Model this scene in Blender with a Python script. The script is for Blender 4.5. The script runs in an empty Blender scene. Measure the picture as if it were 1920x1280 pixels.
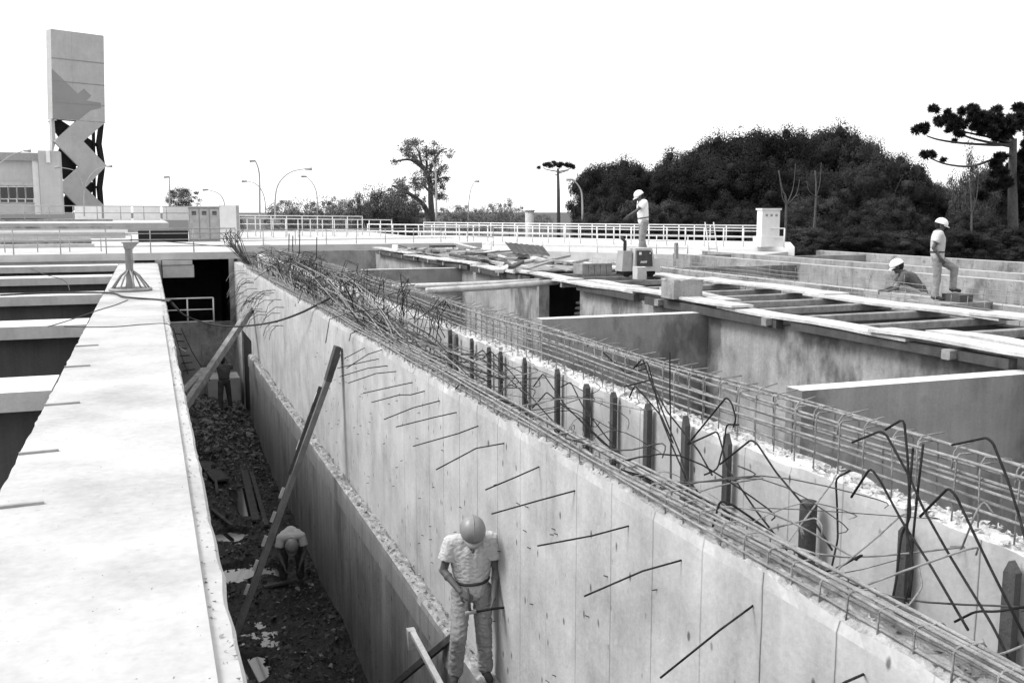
import bpy, bmesh, math, random
from mathutils import Vector, Matrix, noise
rnd = random.Random(7)
SC = bpy.context.scene
COL = SC.collection
# ---------------------------------------------------------------- camera
FPX = 1841.0
TH = math.atan(245 / FPX); PS = math.atan(685 * math.cos(TH) / FPX)
s_, c_ = math.sin(PS), math.cos(PS); t_, k_ = math.sin(TH), math.cos(TH)
CF = Vector((s_ * k_, c_ * k_, -t_)); CR = Vector((c_, -s_, 0)); CU = Vector((s_ * t_, c_ * t_, k_))
EYE = Vector((0, 0, 1.9))
cam = bpy.data.cameras.new('camera'); co = bpy.data.objects.new('camera', cam); COL.objects.link(co)
cam.lens = 36 * FPX / 1920; cam.sensor_width = 36; cam.clip_start = 0.05; cam.clip_end = 4000
co.matrix_world = Matrix(((CR.x, CU.x, -CF.x, EYE.x), (CR.y, CU.y, -CF.y, EYE.y), (CR.z, CU.z, -CF.z, EYE.z), (0, 0, 0, 1)))
SC.camera = co
# ---------------------------------------------------------------- world, sun, exposure
SUN_EL, SUN_AZ = math.radians(50), math.radians(-74)     # azimuth measured from +Y towards +X
W = bpy.data.worlds.new('World'); SC.world = W; W.use_nodes = True
nt = W.node_tree; bg = nt.nodes['Background']
sky = nt.nodes.new('ShaderNodeTexSky'); sky.sky_type = 'NISHITA'; sky.sun_disc = False
sky.sun_elevation = SUN_EL; sky.sun_rotation = SUN_AZ; sky.dust_density = 6; sky.air_density = 1.5
bw = nt.nodes.new('ShaderNodeRGBToBW')
nt.links.new(sky.outputs[0], bw.inputs[0])
mxw = nt.nodes.new('ShaderNodeMath'); mxw.operation = 'MAXIMUM'; mxw.inputs[1].default_value = 8.5
nt.links.new(bw.outputs[0], mxw.inputs[0]); nt.links.new(mxw.outputs[0], bg.inputs[0])
bg.inputs[1].default_value = 0.12
sl = bpy.data.lights.new('sun', 'SUN'); sl.energy = 1.9; sl.angle = math.radians(20); sl.color = (1, 1, 1)
so = bpy.data.objects.new('sun', sl); COL.objects.link(so)
sd = Vector((math.sin(SUN_AZ) * math.cos(SUN_EL), math.cos(SUN_AZ) * math.cos(SUN_EL), math.sin(SUN_EL)))
so.rotation_euler = sd.to_track_quat('Z', 'Y').to_euler(); so.location = (-20, 0, 30)
vs = SC.view_settings; vs.view_transform = 'Standard'; vs.look = 'None'; vs.gamma = 1; vs.exposure = 0.45

# ---------------------------------------------------------------- helpers
def at(px, py, X=None, Y=None, Z=None):
    d = CF + CR * ((px - 960) / FPX) + CU * ((640 - py) / FPX)
    if X is not None: q = X / d.x
    elif Y is not None: q = Y / d.y
    else: q = (Z - EYE.z) / d.z
    return EYE + d * q

def mat(name, lo, hi, scale=2.0, rough=0.9, streak=0.0, bump=0.25, fine=30.0, spots=0.0, seam=0.0, seam_axis='Y', spec=0.25, seamw=0.012, blotch=0.0, metallic=0.0, vary=0.0):
    """grey procedural material: mottling + optional vertical streaks, formwork seams, specks"""
    m = bpy.data.materials.new(name); m.use_nodes = True
    n, l = m.node_tree.nodes, m.node_tree.links
    b = n['Principled BSDF']; b.inputs['Roughness'].default_value = rough
    b.inputs['Specular IOR Level'].default_value = spec; b.inputs['Metallic'].default_value = metallic
    g = n.new('ShaderNodeNewGeometry'); pos = g.outputs['Position']
    def nz(sc, vec=(1, 1, 1), det=6, r=0.6):
        mp = n.new('ShaderNodeMapping'); mp.inputs['Scale'].default_value = vec
        l.new(pos, mp.inputs[0]); t = n.new('ShaderNodeTexNoise'); t.inputs['Scale'].default_value = sc
        t.inputs['Detail'].default_value = det; t.inputs['Roughness'].default_value = r
        l.new(mp.outputs[0], t.inputs['Vector']); return t.outputs['Fac']
    def mth(op, a, bb, clamp=False):
        q = n.new('ShaderNodeMath'); q.operation = op; q.use_clamp = clamp
        for i, v in enumerate((a, bb)):
            if v is None: continue
            if isinstance(v, (int, float)): q.inputs[i].default_value = v
            else: l.new(v, q.inputs[i])
        return q.outputs[0]
    base = nz(scale); fi = nz(fine, det=4)
    v = mth('ADD', mth('MULTIPLY', base, 0.75), mth('MULTIPLY', fi, 0.25))
    if streak:
        st = mth('ADD', mth('MULTIPLY', nz(1.0, (9, 9, 0.35), 5, 0.65), .5), mth('MULTIPLY', nz(1.0, (2.6, 2.6, 0.5), 5, 0.7), .5))
        v = mth('ADD', mth('MULTIPLY', v, 1 - streak), mth('MULTIPLY', st, streak))
    rp = n.new('ShaderNodeMapRange'); rp.inputs[1].default_value = 0.32; rp.inputs[2].default_value = 0.68
    rp.inputs[3].default_value = lo; rp.inputs[4].default_value = hi
    l.new(v, rp.inputs[0]); col = rp.outputs[0]
    if blotch:
        bl = nz(0.55, (1, 1, 0.6), 5, 0.7)
        r2 = n.new('ShaderNodeMapRange'); r2.inputs[1].default_value = 0.5; r2.inputs[2].default_value = 0.6
        r2.inputs[3].default_value = 1; r2.inputs[4].default_value = 1 - blotch; l.new(bl, r2.inputs[0])
        col = mth('MULTIPLY', col, r2.outputs[0])
    if spots:
        vo = n.new('ShaderNodeTexVoronoi'); vo.inputs['Scale'].default_value = 5.5; vo.inputs['Randomness'].default_value = 1
        mp = n.new('ShaderNodeMapping'); mp.inputs['Scale'].default_value = (1.2, 1.2, 0.6); l.new(pos, mp.inputs[0]); l.new(mp.outputs[0], vo.inputs['Vector'])
        wob = mth('ADD', vo.outputs['Distance'], mth('MULTIPLY', nz(14), 0.12))
        r3 = n.new('ShaderNodeMapRange'); r3.inputs[1].default_value = 0.12; r3.inputs[2].default_value = 0.20
        r3.inputs[3].default_value = 1 - spots; r3.inputs[4].default_value = 1; l.new(wob, r3.inputs[0])
        col = mth('MULTIPLY', col, r3.outputs[0])
    if seam:
        sx = n.new('ShaderNodeSeparateXYZ'); l.new(pos, sx.inputs[0])
        y = mth('ADD', sx.outputs[seam_axis], mth('MULTIPLY', nz(3), 0.02))
        fr = mth('FRACT', mth('DIVIDE', y, seam), None)
        dd = mth('ABSOLUTE', mth('SUBTRACT', fr, 0.5), None)
        r4 = n.new('ShaderNodeMapRange'); r4.inputs[1].default_value = 0.5 - seamw / seam; r4.inputs[2].default_value = 0.5
        r4.inputs[3].default_value = 1; r4.inputs[4].default_value = 0.25; l.new(dd, r4.inputs[0])
        wn = n.new('ShaderNodeTexWhiteNoise'); wn.noise_dimensions = '1D'; l.new(mth('FLOOR', mth('DIVIDE', y, seam), None), wn.inputs['W'])
        stg = mth('ADD', mth('MULTIPLY', mth('POWER', wn.outputs['Value'], 2.2), 2.0), 0.12)
        msk = mth('MULTIPLY', mth('SUBTRACT', 1, r4.outputs[0]), mth('MULTIPLY', mth('ADD', nz(1.4, (1, 1, 0.5), 3), 0.25), stg), True)
        col = mth('MULTIPLY', col, mth('SUBTRACT', 1, msk))
    if vary:
        oi = n.new('ShaderNodeObjectInfo'); col = mth('MULTIPLY', col, mth('ADD', mth('MULTIPLY', oi.outputs['Random'], vary), 1 - vary * .45))
    cc = n.new('ShaderNodeCombineColor')
    for i in range(3): l.new(col, cc.inputs[i])
    l.new(cc.outputs[0], b.inputs['Base Color'])
    if bump:
        bp = n.new('ShaderNodeBump'); bp.inputs['Strength'].default_value = bump; bp.inputs['Distance'].default_value = 0.02
        l.new(fi, bp.inputs['Height']); l.new(bp.outputs[0], b.inputs['Normal'])
    return m

M = {}
M['wall'] = mat('formed_concrete', .28, .56, 1.8, streak=.25, spots=.7, seam=.61, bump=.22, blotch=.14, fine=22)
M['wallX'] = mat('stained_concrete', .10, .50, 1.1, streak=.3, blotch=.6, bump=.25)
M['stain'] = mat('damp_render', .14, .38, 1.1, streak=.35, blotch=.5, bump=.2)
M['ledge'] = mat('ledge_concrete', .13, .30, 2.5, streak=.6, spots=.85, seam=.61, bump=.35)
M['ledgetop'] = mat('ledge_top_mortar', .16, .52, 7, bump=1.0, fine=45)
M['rough'] = mat('broken_concrete', .35, .80, 9, bump=1.0, fine=45)
M['slab'] = mat('smooth_slab', .28, .50, .8, bump=.2, fine=14, spots=.12)
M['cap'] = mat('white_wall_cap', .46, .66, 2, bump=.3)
M['deck'] = mat('pale_concrete', .34, .50, 1.2, bump=.12)
M['beam'] = mat('strut_concrete', .30, .50, 2.5, streak=.35, bump=.25)
M['dark'] = mat('shade_dark_concrete', .05, .12, 1.2, streak=.5, seam=1.1, bump=.2)  # dark tone stands for shade in the pits, chamber and plank gap
M['white'] = mat('white_paint', .60, .72, 2, bump=.05, rough=.6)
M['rail'] = mat('rail_paint', .55, .72, 4, bump=.05, rough=.5)
M['railg'] = mat('grey_rail_steel', .25, .38, 4, bump=.05, rough=.5)
M['wood'] = mat('sawn_timber', .14, .34, 5, streak=.0, bump=.4, fine=40)
M['woodp'] = mat('sunbleached_plank', .30, .64, 3, bump=.35, fine=40)
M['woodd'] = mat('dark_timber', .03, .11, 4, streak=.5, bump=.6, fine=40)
M['rebar'] = mat('dusty_rebar', .13, .42, 11, bump=.8, fine=120)
M['rust'] = mat('dark_rebar', .012, .05, 14, bump=.8, fine=120, spec=.1)
M['rustm'] = mat('mid_rebar', .04, .16, 14, bump=.8, fine=120, spec=.1)
M['ledge2'] = mat('ledge_formwork_face', .10, .28, 3, streak=.75, spots=.9, seam=.61, bump=.35, blotch=.3)
M['leaft'] = mat('airy_foliage', .07, .15, .5, rough=.7, bump=0)
M['woodm'] = mat('weathered_timber', .09, .24, 4, bump=.6, fine=40, streak=.3)
M['mud'] = mat('wet_mud', .006, .035, 2.2, bump=1.0, fine=14, rough=.6, spec=.2)
M['rubblem'] = mat('muddy_broken_concrete', .05, .26, 5, bump=.6)
M['rubble'] = mat('rubble_stone', .12, .45, 6, bump=.6)
M['rubbled'] = mat('muddy_stone', .03, .14, 6, bump=.6)
M['water'] = mat('puddle_water', .02, .03, 1, rough=.06, bump=.0, spec=.9)
M['steel'] = mat('galvanised_steel', .20, .33, 6, rough=.6, bump=.1)
M['cable'] = mat('black_cable', .02, .035, 6, rough=.6, bump=.05)
M['skin'] = mat('tanned_skin', .07, .11, 9, rough=.6, bump=.05)
M['shirt'] = mat('pale_shirt', .44, .50, 3, bump=.2, fine=60)
M['shirtw'] = mat('white_shirt', .80, .88, 7, bump=.15, fine=60)
M['shirtd'] = mat('dark_shirt', .07, .10, 7, bump=.2, fine=60)
M['trou'] = mat('grey_trousers', .20, .30, 9, bump=.3, fine=70)
M['troud'] = mat('dark_trousers', .04, .07, 9, bump=.3, fine=70)
M['hat'] = mat('helmet_plastic', .66, .74, 5, rough=.4, bump=.0, spec=.5)
M['hatg'] = mat('grey_helmet', .20, .24, 5, rough=.4, bump=.0, spec=.5)
M['boot'] = mat('work_boot', .03, .06, 9, bump=.3)
M['hair'] = mat('dark_hair', .012, .03, 20, bump=.5)
M['leaf'] = mat('dense_foliage', .010, .036, .9, rough=.8, bump=0, vary=1.0, spec=.1)
M['leaf2'] = mat('lighter_dense_foliage', .016, .052, .9, rough=.8, bump=0, vary=1.0, spec=.1)
M['leafm'] = mat('mid_foliage', .05, .10, .5, rough=.7, bump=0)
M['leafg'] = mat('hazy_foliage', .13, .20, .5, rough=.7, bump=0)
M['bark'] = mat('dark_bark', .05, .12, 5, bump=.5)
M['barkl'] = mat('pale_bark', .18, .32, 5, bump=.5)
M['barkg'] = mat('grey_bark', .10, .18, 5, bump=.5)
M['ground'] = mat('dry_ground', .25, .42, .3, bump=.5, fine=6)
M['scrub'] = mat('scrub_ground', .04, .09, .4, bump=.5, fine=6)
M['tower'] = mat('tower_concrete', .32, .50, .35, streak=.35, bump=.1, fine=3)
M['greyfig'] = mat('grey_figure_tone', .24, .28, .5, bump=0)
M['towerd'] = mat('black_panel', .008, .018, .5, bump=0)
M['glass'] = mat('dark_glass', .015, .03, 1, rough=.15, bump=0, spec=.6)
M['line'] = mat('joint_line', .22, .30, 2, bump=0)

def tag(o, label=None, cat=None, group=None, kind=None):
    if label: o['label'] = label
    if cat: o['category'] = cat
    if group: o['group'] = group
    if kind: o['kind'] = kind
    return o

class MB:
    def __init__(s): s.v = []; s.f = []; s.sm = []
    def add(s, vs, fs, smooth=False):
        o = len(s.v); s.v += [Vector(v) for v in vs]; s.f += [tuple(i + o for i in f) for f in fs]; s.sm += [smooth] * len(fs); return s
    def box(s, x0, x1, y0, y1, z0, z1):
        return s.add([(x0, y0, z0), (x1, y0, z0), (x1, y1, z0), (x0, y1, z0), (x0, y0, z1), (x1, y0, z1), (x1, y1, z1), (x0, y1, z1)],
                     [(0, 3, 2, 1), (4, 5, 6, 7), (0, 1, 5, 4), (1, 2, 6, 5), (2, 3, 7, 6), (3, 0, 4, 7)])
    def bar(s, p, q, w, h, up=(0, 0, 1), bev=0.0):
        """rectangular bar from p to q, width w (sideways) and height h (along up)"""
        p, q = Vector(p), Vector(q); d = (q - p).normalized(); u = Vector(up)
        sd_ = d.cross(u)
        if sd_.length < 1e-4: sd_ = d.cross(Vector((1, 0, 0)))
        sd_.normalize(); u = sd_.cross(d).normalized()
        a, b = sd_ * w / 2, u * h / 2
        if bev <= 0:
            ring = [-a - b, a - b, a + b, -a + b]
        else:
            e, g = sd_ * bev, u * bev
            ring = [-a - b + e, a - b - e, a - b + g, a + b - g, a + b - e, -a + b + e, -a + b - g, -a - b + g]
        n = len(ring); vs = [p + r for r in ring] + [q + r for r in ring]
        fs = [(i, (i + 1) % n, (i + 1) % n + n, i + n) for i in range(n)] + [tuple(range(n))[::-1], tuple(range(n, 2 * n))]
        return s.add(vs, fs)
    def tube(s, pts, r, n=6, r2=None):
        pts = [Vector(p) for p in pts]; vs = []; fs = []; m = len(pts); prev = None
        for i, p in enumerate(pts):
            d = (pts[min(i + 1, m - 1)] - pts[max(i - 1, 0)]).normalized()
            u = d.cross(Vector((0, 0, 1))) if prev is None else prev - d * prev.dot(d)
            if u.length < 1e-3: u = d.cross(Vector((1, 0, 0)))
            u.normalize(); prev = u; w = d.cross(u)
            rr = r if r2 is None else r + (r2 - r) * i / (m - 1)
            for j in range(n):
                a = 2 * math.pi * j / n; vs.append(p + (u * math.cos(a) + w * math.sin(a)) * rr)
        for i in range(m - 1):
            for j in range(n):
                fs.append((i * n + j, i * n + (j + 1) % n, (i + 1) * n + (j + 1) % n, (i + 1) * n + j))
        fs += [tuple(range(n))[::-1], tuple(range((m - 1) * n, m * n))]
        return s.add(vs, fs, True)
    def prism(s, poly, axis, a, b):
        """extrude 2-D polygon; axis 'X','Y','Z' is the extrusion axis"""
        def P(u, v, w): return {'X': (w, u, v), 'Y': (u, w, v), 'Z': (u, v, w)}[axis]
        n = len(poly); vs = [P(u, v, a) for u, v in poly] + [P(u, v, b) for u, v in poly]
        return s.add(vs, [(i, (i + 1) % n, (i + 1) % n + n, i + n) for i in range(n)] + [tuple(range(n))[::-1], tuple(range(n, 2 * n))])
    def build(s, name, m, parent=None, loc=None):
        me = bpy.data.meshes.new(name)
        if parent is not None: o0 = Vector(parent['_w']) if '_w' in parent else Vector((0, 0, 0))
        elif loc is not None: o0 = Vector(loc)
        else:
            xs = [v.x for v in s.v]; ys = [v.y for v in s.v]; zs = [v.z for v in s.v]
            o0 = Vector(((min(xs) + max(xs)) / 2, (min(ys) + max(ys)) / 2, min(zs)))
        me.from_pydata([v - o0 for v in s.v], [], s.f); me.update()
        me.polygons.foreach_set('use_smooth', s.sm)
        bm = bmesh.new(); bm.from_mesh(me); bmesh.ops.recalc_face_normals(bm, faces=bm.faces); bm.to_mesh(me); bm.free()
        me.materials.append(M[m]); o = bpy.data.objects.new(name, me); COL.objects.link(o)
        if parent is not None: o.parent = parent; o['_w'] = o0
        else: o.location = o0; o['_w'] = o0
        return o

def empty(name, loc, label, cat, group=None):
    o = bpy.data.objects.new(name, None); COL.objects.link(o); o.location = loc; o['_w'] = Vector(loc)
    o.empty_display_size = .2
    return tag(o, label, cat, group)

def nz1(x, seed=0.0, sc=1.0): return noise.noise(Vector((x * sc, seed * 7.13, seed * 3.7)))

def rough_wall(x0, x1, y0, y1, z0, z1, step=0.12, amp=0.03, seed=1.0, nx=5, up=0.035):
    """wall running along Y with an uneven, broken top"""
    b = MB(); n = int((y1 - y0) / step) + 1
    prof = []
    for i in range(n + 1):
        y = y0 + (y1 - y0) * i / n; row = [Vector((x0, y, z0))]
        row.append(Vector((x0, y, z1 - .06 - amp)))
        e = abs(nz1(y, seed, 2.1)) * amp * 1.6 + abs(nz1(y, seed + 5, 7)) * amp
        row.append(Vector((x0 + e * .5, y, z1 - e * 1.1)))
        for j in range(1, nx):
            x = x0 + (x1 - x0) * j / nx
            row.append(Vector((x, y, z1 + up * noise.noise(Vector((x * 9, y * 6, seed))) + up * .6 * noise.noise(Vector((x * 22, y * 19, seed))))))
        e = abs(nz1(y, seed + 9, 2.1)) * amp * 1.6
        row.append(Vector((x1 - e * .5, y, z1 - e)))
        row.append(Vector((x1, y, z1 - .06 - amp))); row.append(Vector((x1, y, z0)))
        prof.append(row)
    k = len(prof[0])
    vs = [v for r in prof for v in r]
    fs = [(i * k + j, i * k + j + 1, (i + 1) * k + j + 1, (i + 1) * k + j) for i in range(n) for j in range(k - 1)]
    fs += [tuple(range(k)), tuple(range(n * k, n * k + k))[::-1]]
    b.add(vs, fs); return b

def two_mat(o, m2, zmin):
    """second material on the upward broken faces near the top"""
    o.data.materials.append(M[m2])
    for p in o.data.polygons:
        if p.normal.z > .35 and p.center.z + o['_w'][2] > zmin: p.material_index = 1

# ---------------------------------------------------------------- ground and pit floor
g = MB()
g.box(-12, 34, -8, 60, -5.8, -5.28)
tag(g.build('pit_floor', 'mud'), kind='structure')
g = MB()
for a in ((-2500, -12, -2500, 2500), (34, 2500, -2500, 60), (-12, 34, 60, 2500), (34, 2500, 60, 2500), (-12, 34, -2500, -8)):
    g.box(a[0], a[1], a[2], a[3], -3.5, -3.0)
tag(g.build('ground', 'scrub'), kind='structure')
# uneven mud surface in the channel
mb = MB(); nx, ny = 40, 460; x0, x1, y0, y1 = .25, 2.85, 4, 38.5
def mudz(x, y):
    z = -5.12 + .16 * noise.noise(Vector((x * .9, y * .7, 2))) + .07 * noise.noise(Vector((x * 3, y * 3, 5))) + .04 * noise.noise(Vector((x * 9, y * 9, 8)))
    for cx, cy, rx, ry in ((1.5, 19.2, .8, .6), (1.3, 21.7, .5, .4), (2.3, 13.2, .35, .6), (1.0, 12.0, .4, .4), (1.95, 24.2, .3, 1.5), (1.0, 27.6, .45, .7), (1.2, 15.0, .3, .5)):
        q = ((x - cx) / rx) ** 2 + ((y - cy) / ry) ** 2 + .5 * noise.noise(Vector((x * 4, y * 4, 1)))
        if q < 1.2: z -= .28 * (1.2 - q)
    if y > 24: z += .9 * max(0, 1 - abs(y - 32.5) / 6.5) * (1 - .35 * abs(x - 1.6))
    return z
for i in range(ny + 1):
    for j in range(nx + 1):
        x = x0 + (x1 - x0) * j / nx; y = y0 + (y1 - y0) * i / ny; mb.v.append(Vector((x, y, mudz(x, y))))
mb.f = [(i * (nx + 1) + j, i * (nx + 1) + j + 1, (i + 1) * (nx + 1) + j + 1, (i + 1) * (nx + 1) + j) for i in range(ny) for j in range(nx)]
mb.sm = [False] * len(mb.f)
tag(mb.build('channel_mud', 'mud'), kind='structure')
g = MB(); g.box(.3, 2.8, 4, 29, -5.3, -5.2); tag(g.build('puddle_water', 'water'), kind='structure')

# ---------------------------------------------------------------- left walkway slab over its wall
def slab_mesh():
    b = MB(); n = 300
    rows = []
    for i in range(n + 1):
        y = -4 + 43.0 * i / n; e1 = .012 * nz1(y, 3, 3) + .01 * nz1(y, 4, 11); e2 = .014 * nz1(y, 5, 3) + .012 * nz1(y, 6, 13)
        st = .03 if y < 19 else .0
        rows.append([(-1.04 + e1, y, -.25), (-1.04 + e1, y, -.02), (-1.02 + e1, y, 0), (.185, y, 0), (.19, y, -st), (.28 + e2, y, -st - .01 + .012 * nz1(y, 8, 6)), (.30 + e2, y, -st - .04), (.30 + e2, y, -.25)])
    k = 8; b.add([v for r in rows for v in r], [(i * k + j, i * k + (j + 1) % k, (i + 1) * k + (j + 1) % k, (i + 1) * k + j) for i in range(n) for j in range(k)] + [tuple(range(k)), tuple(range(n * k, n * k + k))[::-1]])
    return b
w = empty('walkway_slab', (-.4, 17, -5.1), 'long smooth white concrete walkway running from the camera beside the channel', 'walkway')
slab_mesh().build('slab', 'slab', w)
g = MB(); g.box(-.55, .2, -4, 38.5, -5.3, -.252); g.build('support_wall', 'beam', w)
for px, py in ((150, 647), (125, 686), (90, 757), (43, 848), (0, 949)):
    a = at(px, py + 1, Z=.012); 
    g = MB(); g.bar((-1.03, a.y, .008), (-.72 + rnd.uniform(-.03, .03), a.y + .03, .008), .035, .02); g.build('steel_strip', 'steel', w)
for k in range(26):
    pass
# left pits with cross struts
names = ['nearest', 'second nearest', 'middle', 'second farthest', 'farthest']
for i, y in enumerate((11.39, 17.92, 24.31, 30.9, 37.2)):
    b = empty('cross_strut', (-5.3, y, -.25), '%s of five flat concrete struts spanning the dark pits left of the walkway' % names[i].capitalize(), 'concrete strut', 'struts across the left pits')
    g = MB(); g.box(-9.5, -1.045, y, y + 1.07, -.21, 0); g.build('strut_slab', 'beam', b)
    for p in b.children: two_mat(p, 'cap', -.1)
    w = MB(); w.box(-9.5, -.56, y + .35, y + .6, -5.1, -.213); tag(w.build('pit_partition', 'dark'), 'shade-darkened partition wall under the %s cross strut' % names[i], 'wall', 'partitions of the left pits')  # partition colour darkened for the shade under the struts
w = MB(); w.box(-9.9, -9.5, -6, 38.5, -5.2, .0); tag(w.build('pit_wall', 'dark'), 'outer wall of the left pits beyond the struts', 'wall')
# kerb crumbs along the slab edge
cr = MB()
def crumbs(b, n, fx, fy, fz, smin, smax):
    for _ in range(n):
        p = Vector((fx(), fy(), 0)); p.z = fz(p.x, p.y); r = rnd.uniform(smin, smax) * (.5 + rnd.random())
        vs = [p + Vector((rnd.uniform(-1, 1), rnd.uniform(-1, 1), rnd.uniform(-.6, .8))) * r for _ in range(5)]
        b.add(vs, [(0, 1, 2), (0, 2, 3), (0, 3, 1), (1, 2, 4), (2, 3, 4), (3, 1, 4)])
crumbs(cr, 420, lambda: rnd.uniform(.2, .29), lambda: 2 + 26 * rnd.random() ** 1.3, lambda x, y: -.03 if y < 19 else .005, .005, .013)
tag(cr.build('mortar_crumbs', 'rubble'), 'small mortar crumbs along the right edge of the white walkway', 'rubble', kind='stuff')

g = MB(); crumbs(g, 900, lambda: rnd.uniform(-1.0, .17), lambda: 2.2 + 30 * rnd.random() ** 1.6, lambda x, y: .001, .001, .0045); tag(g.build('slab_grit', 'stain'), 'dark grit scattered over the white walkway', 'grit', kind='stuff')
# ---------------------------------------------------------------- main channel wall (wall one)
w1 = empty('channel_wall', (3.1, 15, -5.1), 'tall pale formwork-marked concrete wall on the right of the channel, dowels sticking out', 'wall')
o = rough_wall(3.0, 3.24, .8, 32.6, -5.3, 0, .07, .035, 1.0).build('wall', 'wall', w1); two_mat(o, 'ledgetop', -.1)
g = MB(); g.box(3.0, 3.24, 32.6, 36.2, -2.3, -.02); g.box(3.0, 3.24, 36.2, 39.2, -5.3, -.02)
g.build('wall_end', 'wall', w1)
MB().box(3.06, 3.2, 32.61, 36.19, -5.3, -2.303).build('doorway_shade', 'towerd', w1)  # black slab stands for the shade inside the doorway
dow = [((685, 651), (646, 672)), ((718, 655), (690, 664), (650, 690)), ((713, 672), (675, 680), (633, 690)), ((730, 685), (690, 690), (637, 706)), ((746, 696), (705, 700), (653, 718)), ((777, 716), (735, 725), (681, 737)),
       ((800, 732), (770, 740), (750, 740), (697, 754)), ((829, 750), (775, 764), (720, 786)), ((860, 772), (815, 782), (743, 800)), ((900, 797), (860, 812), (775, 836)), ((950, 830), (893, 840), (818, 880)),
       ((1015, 873), (965, 895), (910, 918)), ((1084, 918), (1010, 938), (922, 963)), ((1185, 984), (1110, 1004), (1008, 1023)), ((1284, 1048), (1205, 1070), (1096, 1117)), ((1417, 1131), (1350, 1180), (1238, 1270)), ((1622, 1262), (1585, 1278), (1500, 1330))]
def smooth_pts(ps, n=4):
    out = []
    for i in range(len(ps) - 1):
        p0 = ps[max(i - 1, 0)]; p1 = ps[i]; p2 = ps[i + 1]; p3 = ps[min(i + 2, len(ps) - 1)]
        for k in range(n):
            t = k / n
            out.append(.5 * ((2 * p1) + (p2 - p0) * t + (2 * p0 - 5 * p1 + 4 * p2 - p3) * t * t + (3 * p1 - p0 - 3 * p2 + p3) * t ** 3))
    out.append(ps[-1]); return out
for d in dow:
    n = len(d); pp = [at(p[0], p[1], X=3.02 - .5 * (i / (n - 1))) for i, p in enumerate(d)]
    MB().tube(pp, .0065, 5).build('dowel_bar', 'rust', w1)
# little tie wires / nail ends on the face
for k in range(70):
    y = rnd.uniform(5, 20); z = rnd.uniform(-2.3, -.5)
    MB().tube([(3.01, y, z), (2.975, y + .03, z + rnd.uniform(-.02, .02))], .004, 4).build('tie_wire', 'rust', w1)
# ledge along its foot
lg = empty('footing_ledge', (2.9, 15, -5.1), 'low projecting ledge wall along the foot of the channel wall with a crumbly pale top', 'ledge')
o = rough_wall(2.80, 2.998, 1.0, 31.8, -2.98, -2.61, .09, .03, 4.0, 4, .03).build('coping', 'ledge', lg); two_mat(o, 'ledgetop', -2.68)
g = MB(); g.box(2.83, 2.998, 1.0, 31.9, -5.3, -2.983); g.build('formwork_face', 'ledge2', lg)

# ---------------------------------------------------------------- wall two with studs
w2 = MB(); w2 = rough_wall(4.5, 4.76, .8, 44.8, -5.3, 0, .07, .03, 2.0, 5, .045)
o = w2.build('tank_wall', 'wall'); tag(o, 'concrete wall behind the gap, its broken white top carrying the taller rebar cage', 'wall'); two_mat(o, 'rough', -.1)
g = MB(); g.box(3.25, 4.49, .8, 44.8, -3.2, -2.6); tag(g.build('gap_floor', 'ledge'), kind='structure')
st = [(842, 628, .09), (855, 632, .10), (883, 640, .09), (915, 660, .09), (937, 668, .12), (982, 680, .10), (1043, 700, .10), (1097, 727, .11), (1148, 745, .11), (1212, 768, .12), (1283, 797, .11), (1362, 832, .12), (1525, 938, .12), (1694, 1008, .12), (1895, 1070, .13)]
shapes = ['flat sawn', 'rounded', 'pointed', 'split']
for i, (px, py, wd) in enumerate(st):
    a = at(px, py, X=4.42); q = len(st) - i
    g = MB(); h = wd * .34
    if i == len(st) - 3:
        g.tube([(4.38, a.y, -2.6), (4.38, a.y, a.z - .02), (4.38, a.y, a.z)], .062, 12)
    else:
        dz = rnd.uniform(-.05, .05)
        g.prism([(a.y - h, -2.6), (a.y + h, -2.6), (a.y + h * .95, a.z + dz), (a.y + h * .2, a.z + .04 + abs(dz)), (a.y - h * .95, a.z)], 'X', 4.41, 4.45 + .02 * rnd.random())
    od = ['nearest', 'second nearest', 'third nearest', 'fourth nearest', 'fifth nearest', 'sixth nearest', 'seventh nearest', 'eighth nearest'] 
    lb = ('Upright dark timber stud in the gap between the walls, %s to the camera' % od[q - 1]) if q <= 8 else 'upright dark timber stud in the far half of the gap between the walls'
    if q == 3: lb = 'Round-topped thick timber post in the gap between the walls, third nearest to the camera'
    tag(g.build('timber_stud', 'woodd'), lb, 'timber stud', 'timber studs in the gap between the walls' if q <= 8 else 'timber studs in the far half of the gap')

# ---------------------------------------------------------------- wall three, tank baffles and far walls
g = MB()
for a, b in ((2, 21.9), (24.6, 45.2)): g.box(9.85, 10.15, a, b, -5.3, 0)
g.box(9.85, 10.15, 21.9, 24.6, -5.3, -1.1)
tag(g.build('tank_wall', 'wallX'), 'long stained concrete tank wall under the front row of planks', 'wall')
for i, (y, lb) in enumerate(((8.6, 'nearest short white-topped baffle wall in the open tank'), (16.0, 'second white-topped baffle wall in the open tank, its face heavily streaked'), (31.6, 'farthest low baffle wall in the open tank'))):
    o = MB().box(6.47, 9.845, y, y + .28, -5.2, -.002).build('baffle_wall', 'stain'); tag(o, lb.capitalize(), 'wall', 'baffle walls in the open tank')
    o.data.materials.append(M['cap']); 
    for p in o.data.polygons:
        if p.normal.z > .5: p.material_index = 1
    if i == 0: 
        for p in o.data.polygons:
            if p.normal.x < -2: p.material_index = 1
g = MB(); g.box(3.26, 15, 45.0, 45.4, -5.3, .1); tag(g.build('tank_end_wall', 'wallX'), 'stained end wall closing the open tank at its far side', 'wall')
X4 = 13.2
g = MB(); g.box(X4, X4 + .35, 2, 45, -5.3, 0); tag(g.build('tank_wall', 'dark'), 'concrete wall under the rear row of planks', 'wall')  # dark colour carries the deep shade between the plank rows
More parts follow.
